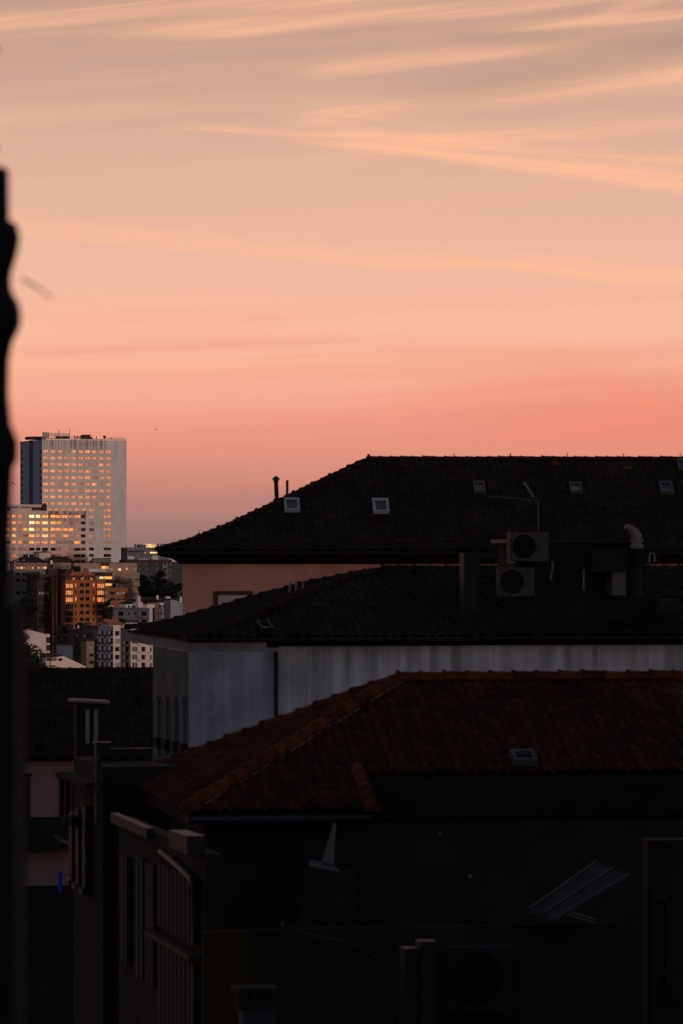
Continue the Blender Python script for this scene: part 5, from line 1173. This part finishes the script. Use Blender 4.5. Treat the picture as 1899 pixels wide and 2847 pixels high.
q2 = rect(F11, (655, 2748, 774, 2800), 'front'); mb = MB(); mb.box(q2[0], q2[1], -.04, .4, q2[3] - .05, q2[3]); mb.box(q2[0] + .04, q2[1] - .04, 0, .36, q2[2] + .02, q2[3] - .11)
for k in range(4): x = q2[0] + .04 + k * (q2[1] - q2[0] - .12) / 3; mb.box(x, x + .04, .02, .34, q2[3] - .11, q2[3] - .05)
mb.box(q2[0] + .02, q2[1] - .02, -.02, .38, q2[2] - .02, q2[2] + .02); mb.build('louvred_cap', m_dark, o)
ac_unit(F10, 1250, 2632, 1425, 2815, -.2, 'large dim fan unit on the dark yard wall near the bottom', MATS['blue_grey_metal'], .42, None)
F12 = Frame(1125, 44.5, A0); o = F12.empty('metal_duct', 'pair of upright bluish metal ducts beside the dim fan unit', 'duct')
for x0, x1, y0 in ((1125, 1162, 2638), (1168, 1214, 2618)): q = rect(F12, (x0, y0, x1, 2900), 'front'); mb = MB(); mb.box(q[0], q[1], 0, .3, q[2], q[3]); mb.build('duct_box', mat('duct_metal', (.032, .04, .046), .5, .2, 2, .15, metal=.2), o)
F13 = Frame(1475, 46.5, 24); o = F13.empty('glass_awning', 'sloping blue glass awning with pale front rail over the yard', 'awning')
def Pw(px, py, D): return Vector(((px - CX) / FPX * D, D, CZ + (HY - py) / FPX * D))
inv = Matrix.Rotation(-F13.a, 3, 'Z'); loc = lambda p: inv @ (p - Vector((F13.O.x, F13.O.y, 0)))
a3, b3, c3, d3 = (loc(Pw(*t)) for t in ((1470, 2536, 46.5), (1543, 2565, 46.3), (1752, 2440, 48.6), (1655, 2404, 48.9)))
mb = MB(); mb.prism([a3, b3, c3, d3], (0, 0, .03)); mb.build('pane', mat('tinted_pane', (.022, .036, .047), .75, .1, 2, spec=.05), o); mb = MB(); mb.tube([a3 + Vector((0, -.02, 0)), b3 + Vector((0, -.02, 0))], .022, 8); mb.build('front_rail', m_zinc, o)
for t in (.02, .5, .98):
    mb = MB(); mb.tube([a3.lerp(b3, t) + Vector((0, 0, .045)), d3.lerp(c3, t) + Vector((0, 0, .045))], .012, 6); mb.build('glazing_bar', m_metal, o)
for p_, q_ in ((a3, d3), (b3, c3)):
    mb = MB(); mb.tube([p_.lerp(q_, .15), q_ + Vector((0, 0, -.7))], .015, 6); mb.build('stay_rod', m_metal, o)
F14 = Frame(1800, 41, 6); o = F14.empty('window_casing', 'tall bluish window casing at the lower right edge', 'window')
q = rect(F14, (1800, 2335, 1960, 2900), 'front'); mb = MB(); mb.box(q[0], q[1], 0, .3, 6, q[3]); mb.build('wall', m_dark, o)
for x0, x1, y0, y1 in ((1812, 1824, 2460, 2900), (1824.5, 1856, 2488, 2506), (1850, 1866, 2507, 2740), (1825, 1849, 2700, 2712), (1866.5, 1899, 2420, 2780)):
    q = rect(F14, (x0, y0, x1, y1), 'front'); mb = MB(); mb.box(q[0], q[1], -.06, -.003, q[2], q[3]); mb.build('casing_bar', MATS['duct_metal'], o)
q = rect(F14, (1825, 2507, 1849, 2699), 'front'); mb = MB(); mb.box(q[0], q[1], -.03, -.003, q[2], q[3]); mb.build('pane', m_glassroof, o)

# ---- ornate dark iron post on a pier at the left edge, very near
D = 10.0; X0 = (-34 - CX) / FPX * D; zpx = lambda y: CZ + (HY - y) / FPX * D; k = D / FPX
e = bpy.data.objects.new('ornamental_post', None); COL.objects.link(e); e.location = (X0, D, 0); tag(e, 'blurred black ornamental iron post close by at the left edge', 'post')
pf = [(1700, 62), (1560, 66), (1500, 62), (1300, 72), (1280, 84), (1230, 86), (1180, 66), (1100, 58), (1000, 60), (950, 70), (925, 84), (905, 92), (870, 93), (840, 86), (815, 70), (790, 64), (760, 66), (735, 74), (700, 84), (660, 90), (632, 84), (618, 76), (612, 60), (470, 58), (464, 40), (455, 6)]
mb = MB(); mb.lathe([(zpx(y), w_ * k) for y, w_ in pf], 20); mb.build('shaft', m_iron, e, True)
mb = MB(); mb.tube([(.09 * 1, 0, zpx(775)), (140 * k, .02, zpx(800)), (175 * k, .03, zpx(825))], [.004, .003, .002], 6); mb.build('broken_scroll', m_iron, e)
mb = MB(); mb.tube([(-8 * k, 0, zpx(470)), (-14 * k, 0, zpx(60))], 12 * k, 8)
for yy in (135, 412): mb.lathe([(zpx(yy + 32), .002), (zpx(yy + 14), 34 * k), (zpx(yy), 40 * k), (zpx(yy - 16), 30 * k), (zpx(yy - 34), .002)], 12, 0, (-10 * k, 0, 0))
mb.build('finial_rod', m_iron, e, True)
mb = MB(); mb.box(-.5, 82 * k, -.1, .3, 0, zpx(1690)); mb.build('pier', m_stone, e)
